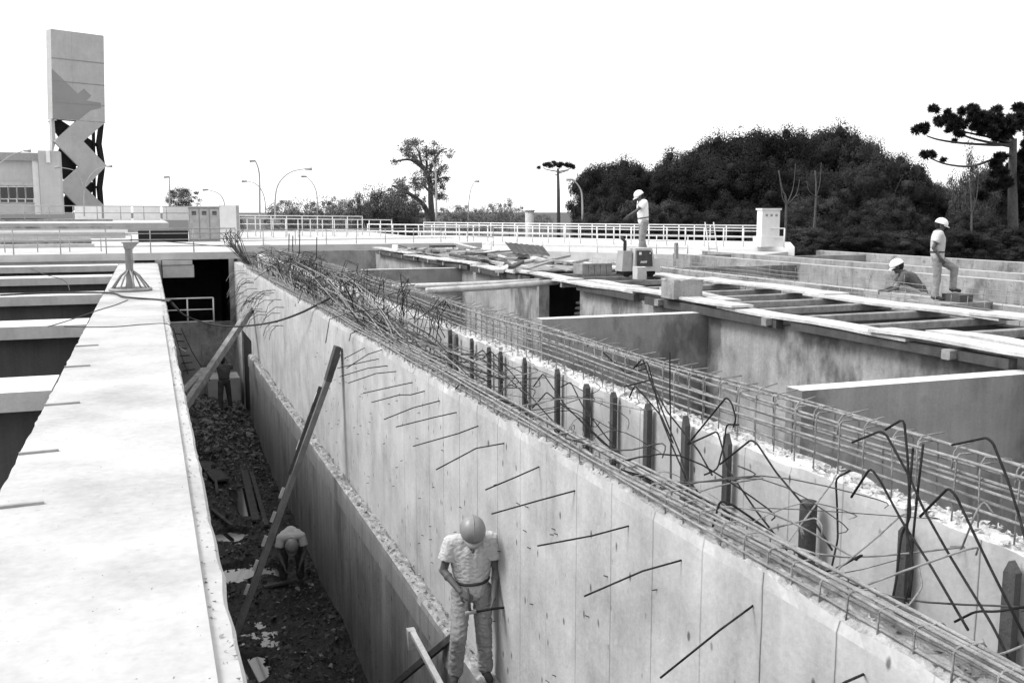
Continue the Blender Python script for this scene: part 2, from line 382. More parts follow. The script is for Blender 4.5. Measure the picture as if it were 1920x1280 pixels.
for X, ht, y0, y1, wd, lb in ((16.6, -.05, 3, 34, .3, 'low wall with reinforcing mesh on it behind the two workers on the right'), (22.1, 0, 2, 39, .3, 'long grey wall with a white top, third behind the workers'),
                          (24.8, .0, 2, 41, .3, 'long grey wall behind the third one, its top a thin white line'), (30.2, .0, 2, 39.5, .35, 'outermost long wall in front of the dark wood')):
    o = MB().box(X, X + wd, y0, y1, -5.3, ht).build('basin_wall', 'wallX'); tag(o, lb.capitalize(), 'wall', 'long basin walls on the right')
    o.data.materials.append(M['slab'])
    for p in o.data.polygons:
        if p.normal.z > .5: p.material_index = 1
for X0, X1, y in ((17.0, 22.1, 30), (22.4, 24.8, 38.5), (25.1, 30.2, 36)):
    tag(MB().box(X0, X1, y, y + .25, -5.3, -.06).build('cross_wall', 'stain'), 'short cross wall between the long basin walls on the right', 'wall', 'cross walls between the basin walls')

# ---------------------------------------------------------------- channel end wall with the opening, deck above
e = empty('channel_end_wall', (1.6, 38.6, -5.1), 'concrete end wall of the channel with a large black opening', 'wall')
g = MB(); g.box(.2, .42, 38.5, 38.8, -5.3, .1); g.box(2.82, 3.0, 38.5, 38.8, -5.3, .1); g.box(.42, 2.82, 38.5, 38.8, -5.3, -2.27); g.build('wall', 'wallX', e)
g = MB(); g.box(.45, 1.55, 38.35, 38.6, -.55, -.1); g.box(.45, 1.5, 38.3, 38.5, -.08, .08); g.build('lintel', 'beam', e)
a = at(378, 645, Y=38.45); b = at(440, 682, Y=38.45)
g = MB(); g.box(a.x, b.x, 38.42, 38.49, b.z, a.z); g.build('shutter_frame', 'steel', e)
g = MB(); g.box(a.x + .08, b.x - .08, 38.39, 38.418, b.z + .08, a.z - .08); g.build('shutter', 'wood', e)
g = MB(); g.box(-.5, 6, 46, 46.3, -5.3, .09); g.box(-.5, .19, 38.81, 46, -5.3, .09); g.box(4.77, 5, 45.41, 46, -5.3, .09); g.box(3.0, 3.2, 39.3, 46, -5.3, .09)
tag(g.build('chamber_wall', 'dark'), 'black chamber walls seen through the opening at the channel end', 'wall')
dk = MB(); dk.box(-40, 3.24, 38.5, 75, .1, .36); dk.box(3.24, 15.2, 45.41, 75, .1, .36)
tag(dk.build('upper_deck', 'deck'), kind='structure')
g = MB(); g.box(-40, -.5, 38.6, 38.9, -5.3, .098); tag(g.build('deck_wall', 'beam'), 'retaining wall below the far deck, left of the opening', 'wall')
dk = MB(); dk.box(-60, 1.5, 78, 125, .0, 1.0); tag(dk.build('far_deck', 'deck'), kind='structure')
g = MB(); g.box(-.45, 1.9, 52, 54, .36, .9); tag(g.build('culvert_block', 'towerd'), 'dark slatted intake block beside the grey cabinet on the deck', 'intake')

# railings
def railing(name, p, q, h, n, r, m, label, group=None, mids=(.5,), cat='railing'):
    p, q = Vector(p), Vector(q); t = empty(name, p, label, cat, group); up = Vector((0, 0, h))
    MB().tube([p + up, q + up], r, 6).build('top_rail', m, t)
    for a in mids: MB().tube([p + up * a, q + up * a], r * .8, 5).build('mid_rail', m, t)
    for i in range(n + 1):
        b = p.lerp(q, i / n); MB().tube([b, b + up], r, 5).build('post', m, t)
    return t
railing('guard_railing', (-9, 38.62, .36), (3.1, 38.62, .36), .88, 8, .022, 'railg', 'grey tube railing along the near edge of the far deck, left of the opening', mids=(.28, .55, .8))
railing('guard_railing', (3.4, 45.2, .1), (16.5, 47.5, .1), .95, 9, .022, 'railg', 'thin railing running right from the tangled bars behind the tank', mids=(.5,))
railing('guard_railing', (-16, 40.8, .36), (-.6, 40.8, .36), .6, 14, .02, 'railg', 'lower inner railing just behind the grey railing on the left deck', mids=(.3, .65))
railing('guard_railing', at(0, 412, Y=79), at(355, 412, Y=79), 1.0, 8, .035, 'railg', 'railing on the far deck in front of the tower', mids=(.5,))
a = at(450, 446, Y=62); b = at(680, 446, Y=62)
railing('guard_railing', a, b, 1.35, 8, .03, 'rail', 'raised railing section just right of the white box, before the bushes', mids=(.3, .62))
a = at(440, 449, Y=58); b = at(735, 449, Y=60)
railing('guard_railing', a, b, 1.2, 13, .03, 'rail', 'pale railing standing in front of the raised railing section', mids=(.4,))
# clarifier tanks on the right with their railings
Lp = [at(700, 440, Z=-.35)]; 
A = at(690, 447, Z=-.1); B = at(1470, 463, Z=-.1)
def along(p, q, t): return Vector(p).lerp(Vector(q), t)
A = Vector((A.x, A.y, -.1)); B = Vector((B.x, B.y, -.1))
railing('guard_railing', A, B, 1.02, 26, .045, 'white', 'long white railing on top of the white tank, ending at the small cabinet', mids=(.5,))
dv = (B - A).normalized(); nv = Vector((-dv.y, dv.x, 0));
if nv.y < 0: nv = -nv
rB = Vector((B.x, B.y, 0)).normalized()
g = MB(); pl = [A - dv * 2, B + dv * .6, B + dv * .4 + rB * 9, A - dv * 2 + nv * 10]
g.prism([(p.x, p.y) for p in pl], 'Z', -3.2, -.1); tag(g.build('clarifier_tank', 'white'), 'long white painted tank below the white railing', 'tank')
A2, B2 = A + nv * 9, B + rB * 8 - dv * 1.5
railing('guard_railing', A2 - dv * 2, B2 + dv, 1.05, 26, .04, 'rail', 'second white railing seen through the first on the far side of the white tank', mids=(.33, .66))
A3, B3 = A - nv * 7 + Vector((0, 0, -.25)), A - nv * 7 + dv * 28 + Vector((0, 0, -.25))
railing('guard_railing', A3, B3, 1.0, 16, .03, 'rail', 'nearer pale railing left of the worker standing on the machine', mids=(.35, .7))
g = MB(); g.prism([(p.x, p.y) for p in (A3 - dv * 1, B3 + dv * 3, B3 + dv * 3 + nv * 6.9, A3 - dv + nv * 6.9)], 'Z', -3.2, -.36); tag(g.build('clarifier_tank', 'deck'), 'low pale tank deck in front of the long white tank', 'tank')
g = MB()
g.prism([(15.2, 45.5), (34, 45.5), (34, 60), (15.2, 75)], 'Z', -3.2, -.9); tag(g.build('concrete_apron', 'deck'), kind='structure')

def simple(name, label, cat, b, m, group=None): return tag(b.build(name, m), label, cat, group)
# cabinet on the deck (left) with doors and louvres
c0 = at(356, 452, Y=52); c1 = at(411, 387, Y=52); zb = .36; zt = c1.z
cb = empty('electrical_cabinet', ((c0.x + c1.x) / 2, 52, zb), 'grey two-door electrical cabinet standing on the far deck', 'cabinet')
g = MB(); g.box(c0.x, c1.x, 52, 52.6, zb, zt - .06); g.build('body', 'steel', cb)
g = MB(); g.box(c0.x - .05, c1.x + .05, 51.93, 52.67, zt - .058, zt); g.build('roof', 'railg', cb)
wd = (c1.x - c0.x) / 3
for i in range(3):
    x = c0.x + i * wd; g = MB(); g.box(x + .03, x + wd - .03, 51.97, 51.998, zb + .1, zt - .12); d = g.build('door', 'railg', cb)
    g = MB()
    for k in range(3): g.box(x + .14, x + wd - .14, 51.955, 51.968, zt - .42 + k * .07, zt - .38 + k * .07)
    g.build('vent', 'towerd', d)
a = at(411, 410, Y=56); b = at(448, 385, Y=56)
t = empty('switch_box', (a.x, 56, .36), 'white box-shaped housing right behind the grey cabinet', 'box')
MB().box(a.x, b.x - .16, 56, 58, .36, b.z).build('body', 'white', t); MB().box(b.x - .158, b.x, 56.02, 58, .36, b.z + .0).build('side_panel', 'railg', t)
# right white cabinet on its plinth
a = at(1428, 443, Y=B.y + .6); b = at(1463, 394, Y=B.y + .6)
t = empty('white_cabinet', (a.x + .5, a.y, -.1), 'small white cabinet on a plinth at the right end of the white railing', 'cabinet')
MB().box(a.x, b.x, a.y, a.y + .5, a.z, b.z).build('body', 'white', t); MB().box(a.x - .06, b.x + .06, a.y - .06, a.y + .56, b.z + .002, b.z + .1).build('roof', 'rail', t)
g = MB()
for k in range(3): g.box(a.x + .22 + k * .32, a.x + .36 + k * .32, a.y - .015, a.y - .001, b.z - .35, b.z - .22)
g.build('vent', 'line', t)
MB().box(a.x - .12, b.x + .2, a.y - .15, a.y + .65, -.098, a.z - .003).build('plinth', 'white', t)
# chimney-like shaft in the middle distance
a = at(993, 418, Y=85); t = empty('concrete_shaft', (a.x, 85, -3), 'short round concrete shaft rising above the far railing', 'shaft')
b = at(993, 396, Y=85)
MB().tube([(a.x, 85, -3), (a.x, 85, b.z)], .42, 14).build('shaft', 'beam', t); MB().tube([(a.x, 85, b.z + .002), (a.x, 85, b.z + .12)], .5, 14).build('cap', 'deck', t)
# leaning ladder
t = empty('ladder', at(1340, 485, Y=44), 'pale ladder leaning against the white tank', 'ladder')
l0, l1 = at(1332, 486, Y=43), at(1322, 417, Y=44.5); r0, r1 = at(1347, 486, Y=43), at(1338, 417, Y=44.5)
MB().tube([l0, l1], .035, 6).build('rail', 'deck', t); MB().tube([r0, r1], .035, 6).build('rail', 'deck', t)
for i in range(1, 7): MB().tube([l0.lerp(l1, i / 7), r0.lerp(r1, i / 7)], .022, 5).build('rung', 'deck', t)
g = MB(); p = at(1268, 485, Y=36); q = at(1268, 455, Y=36); g.bar(p, q, .13, .13, (0, 1, 0)); simple('short_post', 'short dark square post standing before the white tank', 'post', g, 'steel')
# bridge deck step lines left (filter troughs)
for i, (py, Y) in enumerate(((428, 60), (420, 68))):
    a = at(0, py, Y=Y); simple('low_kerb', ['nearer', 'farther'][i] + ' long low kerb across the left deck', 'kerb', MB().box(-30, -1.2, Y, Y + .4, .36, .36 + .35), 'white' if i else 'beam')
for i in range(4):
    a = at(140 + i * 55, 402, Y=100); b = at(190 + i * 55, 387, Y=100)
    simple('parapet_panel', 'white parapet panel on the far deck before the tower base, %s from the left' % ['first', 'second', 'third', 'fourth'][i], 'parapet', MB().box(a.x, b.x, 100, 100.3, 1.0, b.z), 'white', 'parapet panels below the tower')
for i, (Y, h) in enumerate(((46, .12), (50, .2), (55, .25), (72, .5), (86, .55), (92, .8))):
    simple('channel_kerb', 'Low grey channel kerb across the left deck, %s of six from the camera' % ['first', 'second', 'third', 'fourth', 'fifth', 'sixth'][i], 'kerb', MB().box(-34, -2.2 - .3 * (i % 3), Y, Y + .5, .362 if Y < 75 else .7, .362 + h), 'stain' if i % 2 else 'beam', 'channel kerbs on the left deck')

# ---------------------------------------------------------------- plank walkways and joists
def plank(p, q, w, lb, th=.045, m='woodp'):
    g = MB(); p, q = Vector(p), Vector(q); n = 7; d = q - p; sd2 = Vector((d.y, -d.x, 0)).normalized() * w / 2
    vs = []; 
    for i in range(n + 1):
        c = p.lerp(q, i / n); z = .012 * math.sin(i * 1.3 + p.y) ; jit = .008 * math.sin(i * 2.7 + p.x * 5)
        for sx, sz in ((-1, 0), (1, 0), (1, 1), (-1, 1)): vs.append(c + sd2 * sx * (1 + jit) + Vector((0, 0, z + sz * th)))
    fs = [(i * 4 + j, i * 4 + (j + 1) % 4, (i + 1) * 4 + (j + 1) % 4, (i + 1) * 4 + j) for i in range(n) for j in range(4)] + [(3, 2, 1, 0), (n * 4, n * 4 + 1, n * 4 + 2, n * 4 + 3)]
    g.add(vs, fs); return simple('plank', lb, 'plank', g, m, 'planks laid as walkways over the tanks')
ordn = ['first', 'second', 'third', 'fourth', 'fifth', 'sixth', 'seventh', 'eighth', 'ninth', 'tenth', 'eleventh', 'twelfth', 'thirteenth', 'fourteenth', 'fifteenth']
ys = [(3.2, 7.9), (7.2, 11.3), (10.6, 15.4), (14.8, 19.4), (18.8, 23.0), (22.2, 26.6), (25.8, 30.2), (29.6, 34.0), (33.4, 38.6), (38.0, 44.8)]
for i, (a, b) in enumerate(ys):
    j = .34 * ((i * 37 % 10) / 10 - .5); z = .14 + .055 * (i % 2)
    plank((9.86 + j * .4, a, z), (9.84 - j * .7, b, z), .44, 'Sunbleached plank in the front row over the stained tank wall, %s from the camera' % ordn[i])
    if i in (0, 1, 3, 4, 6): plank((10.36 + j * .4, a + 1.1, z - .0), (10.5 - j, b - .4, z), .36, 'Plank lying just behind the front row of planks, %s from the camera' % ordn[i])
ys = [(3.0, 8.2), (7.7, 12.6), (12.0, 17.0), (16.4, 21.4), (20.8, 25.8), (25.2, 30.2)]
for i, (a, b) in enumerate(ys):
    j = .1 * ((i * 53 % 10) / 10 - .5); z = .15 + .05 * (i % 2)
    plank((13.05 + j, a, z), (13.02 - j, b, z), .62, 'Wide white plank in the rear row, %s from the camera' % ordn[i])
jy = [8.6, 9.9, 11.2, 12.5, 13.9, 15.2, 16.5, 17.6, 19.0, 20.4]
for i, y in enumerate(jy):
    g = MB(); g.bar((9.74 - .2 * (i % 3 == 1), y - .12, .07), (13.5, y + .05 + .15 * math.sin(i * 3), .07), .14, .13, bev=.012)
    simple('timber_joist', 'Pale timber joist spanning between the two plank rows, %s from the camera' % ordn[i], 'timber joist', g, 'wood', 'timber joists between the plank rows')
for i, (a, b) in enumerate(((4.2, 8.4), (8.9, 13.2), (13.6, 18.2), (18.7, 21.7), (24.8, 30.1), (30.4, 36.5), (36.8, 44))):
    simple('shade_strip', 'Dark strip standing for shade under the front edge of the planks, %s from the camera' % ordn[i], 'timber', MB().box(9.66, 9.80, a, b, .0 if i % 2 else -.03, .128), 'woodd', 'dark shade strips under the front planks')  # added dark strips stand for the shadow gap beneath the planks
for i, y in enumerate((22.5, 24.0, 25.5, 27.2, 29, 31, 33, 35, 37, 39, 41, 43)):
    g = MB(); g.bar((9.6, y, .07), (13.6, y, .07), .12, .12)
    simple('timber_joist', 'timber joist under the cluttered far end of the plank platform', 'timber joist', g, 'wood', 'joists under the far platform')
for i in range(9):
    x = 10.65 + i * .3; a = 26.5 + rnd.uniform(-.6, .6); g = MB(); g.bar((x, a, .165), (x + rnd.uniform(-.05, .05), 44.5 + rnd.uniform(-1, .3), .165), .27, .04)
    simple('deck_board', 'grey board of the cluttered far platform between the plank rows', 'board', g, 'wood', 'boards of the far platform')
# clutter on the far platform
for i in range(60):
    y = rnd.uniform(26, 43); x = rnd.uniform(9.9, 13.2); L = rnd.uniform(1.2, 3.6); an = rnd.gauss(1.35, .45); z = .2 + rnd.random() ** 2 * .22
    d = Vector((math.cos(an), math.sin(an), rnd.uniform(-.06, .06))) * L / 2
    g = MB(); p = Vector((x, y, z)); g.bar(p - d, p + d, rnd.choice((.1, .15, .25)), rnd.choice((.04, .07, .09)))
    simple('scrap_timber', 'loose piece of timber heaped on the far end of the plank platform', 'timber', g, rnd.choice(('wood', 'woodd', 'woodp', 'wood')), 'timber heaped on the far platform')
# tilted corrugated sheet
a, b, c2, d2 = at(946, 454, Y=33), at(1017, 461, Y=33), at(1032, 480, Y=31.8), at(962, 475, Y=31.8)
g = MB(); n = 28; vs = []; fs = []
for i in range(n + 1):
    p, q = a.lerp(b, i / n), d2.lerp(c2, i / n); o2 = Vector((0, -.03, .03)) * (.3 if i % 4 < 2 else -.3)
    vs += [p + o2, q + o2, p + o2 + Vector((0, .015, 0)), q + o2 + Vector((0, .015, 0))]
for i in range(n):
    k = i * 4; fs += [(k, k + 1, k + 5, k + 4), (k + 2, k + 6, k + 7, k + 3), (k, k + 4, k + 6, k + 2), (k + 1, k + 3, k + 7, k + 5)]
fs += [(0, 2, 3, 1), (n * 4, n * 4 + 1, n * 4 + 3, n * 4 + 2)]
g.add(vs, fs); simple('corrugated_panel', 'dark ribbed panel tilted up on the timber heap', 'panel', g, 'woodd')
# concrete blocks
def rough_block(x0, x1, y0, y1, z0, z1, amp, seed, n=7):
    g = MB(); bm = bmesh.new(); bmesh.ops.create_cube(bm, size=1); bmesh.ops.subdivide_edges(bm, edges=bm.edges, cuts=n, use_grid_fill=True)
    for v in bm.verts:
        top = v.co.z > .49
        p = Vector((x0 + (v.co.x + .5) * (x1 - x0), y0 + (v.co.y + .5) * (y1 - y0), z0 + (v.co.z + .5) * (z1 - z0)))
        q = noise.noise_vector(p * 6 + Vector((seed, 0, 0)))
        if v.co.z > -.49: p += q * amp * (2.2 if top else .6)
        v.co = p
    g.add([v.co.copy() for v in bm.verts], [tuple(v.index for v in f.verts) for f in bm.faces]); bm.free(); return g
a = at(1246, 562, Z=.19); simple('concrete_block', 'rough-topped grey concrete block sitting on the front planks', 'block', rough_block(a.x + .2, a.x + .84, a.y, a.y + .5, .19, .56, .022, 1), 'wallX')
a = at(1195, 524, Z=.19); simple('concrete_block', 'small pale cube in front of the white machine', 'block', rough_block(a.x, a.x + .26, a.y, a.y + .26, .19, .5, .01, 2), 'deck')
a = at(1092, 515, Z=.19); t = empty('wooden_crate', (a.x + .4, a.y, .19), 'low wooden crate left of the white machine', 'crate')
g = MB()
for k in range(5): g.box(a.x + k * .18, a.x + k * .18 + .165, a.y, a.y + .03, .2, .48)
g.build('front_boards', 'wood', t); MB().box(a.x, a.x + .9, a.y + .031, a.y + .6, .2, .46).build('body', 'wood', t)
# timbers crossing the tank (pair of poles)
for i, (p, q, lb) in enumerate((((800, 545), (1045, 528), 'nearer of two round poles laid across the open tank'), ((735, 538), (1010, 527), 'farther of two round poles laid across the open tank'))):
    a, b = at(*p, Z=.06), at(*q, Z=.1); g = MB(); g.tube([a, a.lerp(b, .5) + Vector((0, 0, -.02)), b], .075, 9); simple('timber_pole', lb.capitalize(), 'pole', g, 'woodp', 'poles across the open tank')
# stacked planks inside the wall gap
for i in range(5):
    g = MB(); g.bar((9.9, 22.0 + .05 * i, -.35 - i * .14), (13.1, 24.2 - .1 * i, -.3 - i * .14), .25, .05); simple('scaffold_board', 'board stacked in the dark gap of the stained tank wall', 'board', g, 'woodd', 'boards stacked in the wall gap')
# timber ends poking out below the planks
# ---------------------------------------------------------------- white machine (compressor)
a = at(1150, 520, Z=.19); X0, Y0 = a.x + .17, a.y
mc = empty('site_compressor', (X0 + .6, Y0 + .4, .19), 'white tapered site compressor with a dark grille', 'machine')
def taper(b, x0, x1, y0, y1, z0, z1, dx, dy, dx2=None):
    dx2 = dx if dx2 is None else dx2
    return b.add([(x0, y0, z0), (x1, y0, z0), (x1, y1, z0), (x0, y1, z0), (x0 + dx, y0 + dy, z1), (x1 - dx2, y0 + dy, z1), (x1 - dx2, y1 - dy, z1), (x0 + dx, y1 - dy, z1)],
                 [(0, 3, 2, 1), (4, 5, 6, 7), (0, 1, 5, 4), (1, 2, 6, 5), (2, 3, 7, 6), (3, 0, 4, 7)])
taper(MB(), X0 + .42, X0 + 1.1, Y0, Y0 + .55, .33, .93, .05, .03, .14).build('hood', 'deck', mc)
taper(MB(), X0 + .12, X0 + .418, Y0 + .1, Y0 + .5, .33, .86, .06, .03, .0).build('tank_housing', 'railg', mc)
g = MB(); g.prism([(X0 + .50, .46), (X0 + .96, .46), (X0 + .93, .82), (X0 + .88, .87), (X0 + .50, .87)], 'Y', Y0 - .02, Y0 + .05); g.build('grille', 'woodd', mc)
g = MB(); 
for sx in (.6, .64, .68, .715, .75): g.bar((X0 + sx, Y0 - .028, .545), (X0 + sx + .03, Y0 - .028, .60), .02, .008, (0, 1, 0))
g.build('plate_mark', 'white', mc)
MB().box(X0 + .55, X0 + .62, Y0 - .03, Y0 - .021, .76, .83).build('lamp_cover', 'white', mc); MB().box(X0 + .86, X0 + .89, Y0 - .03, Y0 - .021, .78, .82).build('lamp_cover', 'white', mc)
for x in (.3, 1.0):
    wh = MB(); wh.tube([(X0 + x, Y0 + .12, .27), (X0 + x, Y0 + .24, .27)], .09, 16).build('wheel', 'boot', mc)
MB().box(X0 + .16, X0 + 1.08, Y0 + .06, Y0 + .5, .24, .328).build('chassis', 'towerd', mc)
g = MB(); g.tube([(X0 + .3, Y0 + .3, .85), (X0 + .3, Y0 + .3, 1.1), (X0 + .2, Y0 + .3, 1.2)], .045, 8); g.build('exhaust_pipe', 'boot', mc)
MACH = (X0 - .12, Y0)

# ---------------------------------------------------------------- pump stand on the slab
b0 = at(245, 545, Z=.0); bx, by = b0.x, b0.y
t = empty('hoist_stand', (bx, by, 0), 'grey steel stand with flared head and ring base braced on the white walkway', 'stand')
MB().tube([(bx + .46 * math.cos(a), by + .46 * math.sin(a), .04) for a in [2 * math.pi * i / 24 for i in range(25)]], .04, 6).build('ring_base', 'steel', t)
g = MB(); g.bar((bx, by, .02), (bx, by, 1.1), .17, .10, (0, 1, 0)); g.bar((bx + .06, by - .06, .02), (bx + .06, by - .06, 1.1), .03, .12, (0, 1, 0)); g.build('column', 'steel', t)
g = MB(); taper(g, bx - .1, bx + .1, by - .1, by + .1, 1.0, 1.13, -.02, .0, -.12); g.box(bx - .15, bx + .24, by - .1, by + .1, 1.132, 1.16); g.build('head_plate', 'steel', t)
for i in range(8):
    a = 2 * math.pi * (i + .3) / 8
    MB().tube([(bx + .05 * math.cos(a), by + .05 * math.sin(a), .5), (bx + .22 * math.cos(a), by + .22 * math.sin(a), .36), (bx + .44 * math.cos(a), by + .44 * math.sin(a), .05)], .022, 5).build('brace', 'steel', t)
def cable(name, pts, r, lb, cat='cable', m='cable', n=7):
    g = MB(); g.tube(smooth_pts([Vector(p) for p in pts], 6), r, n); return simple(name, lb, cat, g, m)
P = lambda x, y, z: at(x, y, Z=z)
cable('hose', [P(0, 553, .03), P(100, 549, .03), P(205, 549, .03), P(235, 557, .04), P(310, 563, .03), at(322, 568, X=.34), at(345, 590, X=.8), at(380, 604, X=1.3), at(430, 612, X=1.9), at(500, 606, X=2.4), at(560, 588, X=2.8), at(620, 558, X=3.2), at(650, 545, X=3.4)], .022, 'thick black hose crossing the white walkway and sagging over the channel', 'hose')
cable('wire', [P(120, 612, .01), P(165, 613, .01), P(220, 612, .01), P(270, 608, .01), P(318, 609, .01), at(324, 640, X=.33), at(350, 660, X=.4)], .007, 'thin dark wire lying straight across the white walkway', 'wire')
cable('wire', [P(90, 612, .01), P(130, 600, .01), P(182, 582, .01), P(215, 572, .01), P(240, 562, .01)], .008, 'thin wire curving from the hose towards the second nearest strut', 'wire')
cable('wire', [P(56, 503, .01), P(85, 515, .01), P(110, 521, .01), P(125, 530, -.02), P(131, 545, -.1)], .01, 'thin wire draped over the far struts', 'wire')
cable('wire', [at(245, 450, Y=24.5), at(300, 452, Y=27), at(380, 459, Y=32), at(436, 463, Y=36)], .012, 'thin wire strung from the steel stand to the tangled bars', 'wire')
# small rope ladder at the side of the slab, deep in the channel
t = empty('rope_ladder', at(345, 690, X=.5), 'dark hanging ladder at the left side of the channel below the guard rail', 'ladder')
for dx in (0, 14):
    MB().tube([at(325 + dx, 615, Y=37.0), at(338 + dx * 1.6, 660, Y=36.5), at(352 + dx * 3, 700 + dx, Y=35)], .015, 5).build('rope', 'rust', t)
for i in range(6): MB().tube([at(328 + 3 * i, 625 + 14 * i, Y=36.7), at(341 + 5 * i, 627 + 13 * i, Y=36.7)], .02, 5).build('rung', 'rust', t)
# white guard rail at opening
a = at(322, 607, Y=38.2); 
railing('guard_railing', (a.x - .35, 38.2, -2.27), (a.x + 1.5, 38.2, -2.27), .95, 2, .03, 'white', 'white guard rail in front of the black opening at the channel end', mids=(.08, .55))
# ---------------------------------------------------------------- braces and boards in the channel
def beam(name, lb, p, q, w, h, m='wood', up=(0, 0, 1), cat='timber'):
    g = MB(); g.bar(p, q, w, h, up, bev=.006); return simple(name, lb, cat, g, m)
beam('timber_brace', 'round-ended pale beam leaning diagonally across the far part of the channel', at(470, 580, Y=31.6), at(470, 580, Y=31.6).lerp(at(345, 765, Y=27.5), 1.3), .16, .22, 'wood')
beam('broken_board', 'broken board lying beside the leaning beam on the left of the channel', at(384, 690, Y=33), at(342, 735, Y=31), .22, .06, 'wood')
t = empty('cleated_brace', at(445, 1185, Z=-5.1), 'long dark leaning timber brace with pale cleats along its left edge', 'timber brace')
p, q = at(633, 662, X=2.93), at(442, 1190, Z=-5.1)
MB().bar(p, q, .2, .09, (1, 0, .3)).build('brace_beam', 'woodm', t)
MB().bar(p + Vector((.0, -.02, .12)), p.lerp(q, .1), .22, .1, (1, 0, .3)).build('head_block', 'woodd', t)
dirv = (q - p).normalized(); sdv = CR * -1
for i in range(9):
    c = p.lerp(q, .16 + i * .085) + sdv * .09; MB().bar(c - dirv * .09, c + dirv * .09, .05, .05, (1, 0, .3)).build('cleat', 'woodp' if i % 2 == 0 or i > 3 else 'woodd', t)
MB().bar(p.lerp(q, .12) + sdv * .09, p.lerp(q, .42) + sdv * .08, .05, .05, (1, 0, .3)).build('side_batten', 'woodd', t)
beam('timber_prop', 'sawn timber prop running up to the ledge beneath the foreground worker', at(730, 1290, X=2.35), at(852, 1190, X=2.85), .10, .07, 'woodd')
t = empty('timber_prop', at(835, 1290, X=2.6), 'pale timber prop with a wedge at its top, left of the worker on the ledge', 'timber')
MB().bar(at(840, 1310, X=2.6), at(775, 1188, X=2.55), .085, .06, (1, 0, .2), bev=.005).build('prop', 'woodp', t)
pz = at(770, 1195, X=2.55); MB().prism([(pz.y - .05, pz.z - .12), (pz.y + .05, pz.z + .1), (pz.y - .05, pz.z + .1)], 'X', pz.x - .04, pz.x + .05).build('wedge', 'woodp', t)
# boards lying in the mud
for i, (p, q, wd) in enumerate((((455, 870), (480, 975), .18), ((470, 880), (500, 985), .1), ((398, 955), (435, 985), .08), ((404, 890), (407, 925), .07), ((380, 860), (415, 900), .4), ((495, 1100), (555, 1087), .10))):
    a, b = at(*p, Z=-5.03), at(*q, Z=-5.03); beam('mud_board', 'Board half sunk in the channel mud, %s from the far end' % ordn[i], a, b, wd, .05, 'woodd')
# rubble
g = MB(); crumbs(g, 1500, lambda: rnd.uniform(.4, 2.75), lambda: rnd.gauss(32.5, 2.6), lambda x, y: mudz(x, y) + .02, .05, .13); crumbs(g, 5000, lambda: rnd.uniform(.4, 2.75), lambda: rnd.gauss(31.5, 3.4), lambda x, y: mudz(x, y) + .01, .012, .05); tag(g.build('rubble_heap', 'rubblem'), 'pale heap of broken concrete at the far end of the channel', 'rubble', kind='stuff')
g = MB(); crumbs(g, 6000, lambda: rnd.uniform(.3, 2.8), lambda: rnd.uniform(7, 30), lambda x, y: mudz(x, y) + .01, .008, .06); tag(g.build('mud_debris', 'rubbled'), 'dark stones and scraps strewn over the channel mud', 'rubble', kind='stuff')
g = MB(); crumbs(g, 260, lambda: rnd.uniform(.3, 2.8), lambda: rnd.uniform(10, 30), lambda x, y: mudz(x, y) + .02, .02, .05); tag(g.build('pale_debris', 'rubble'), 'pale chips scattered over the channel mud', 'rubble', kind='stuff')
g = MB(); crumbs(g, 1500, lambda: rnd.uniform(3.02, 3.22), lambda: 2 + 28 * rnd.random() ** 1.4, lambda x, y: .0, .008, .024); tag(g.build('wall_crumbs', 'rubble'), 'broken concrete crumbs on top of the channel wall', 'rubble', kind='stuff')
g = MB(); crumbs(g, 2200, lambda: rnd.uniform(4.5, 4.74), lambda: 2 + 30 * rnd.random() ** 1.4, lambda x, y: .01, .01, .035); tag(g.build('wall_crumbs', 'rough'), 'white concrete crumbs under the taller rebar cage', 'rubble', kind='stuff')
g = MB(); crumbs(g, 900, lambda: rnd.uniform(2.82, 2.99), lambda: rnd.uniform(5, 31), lambda x, y: -2.6, .008, .03); tag(g.build('ledge_crumbs', 'rubble'), 'loose crumbs on the ledge along the channel wall', 'rubble', kind='stuff')
tb = MB().box(1.75, 2.85, 35.8, 37.2, -5.1, -4.0).build('concrete_step', 'beam'); tag(tb, 'low concrete block behind the far worker in the channel', 'block')

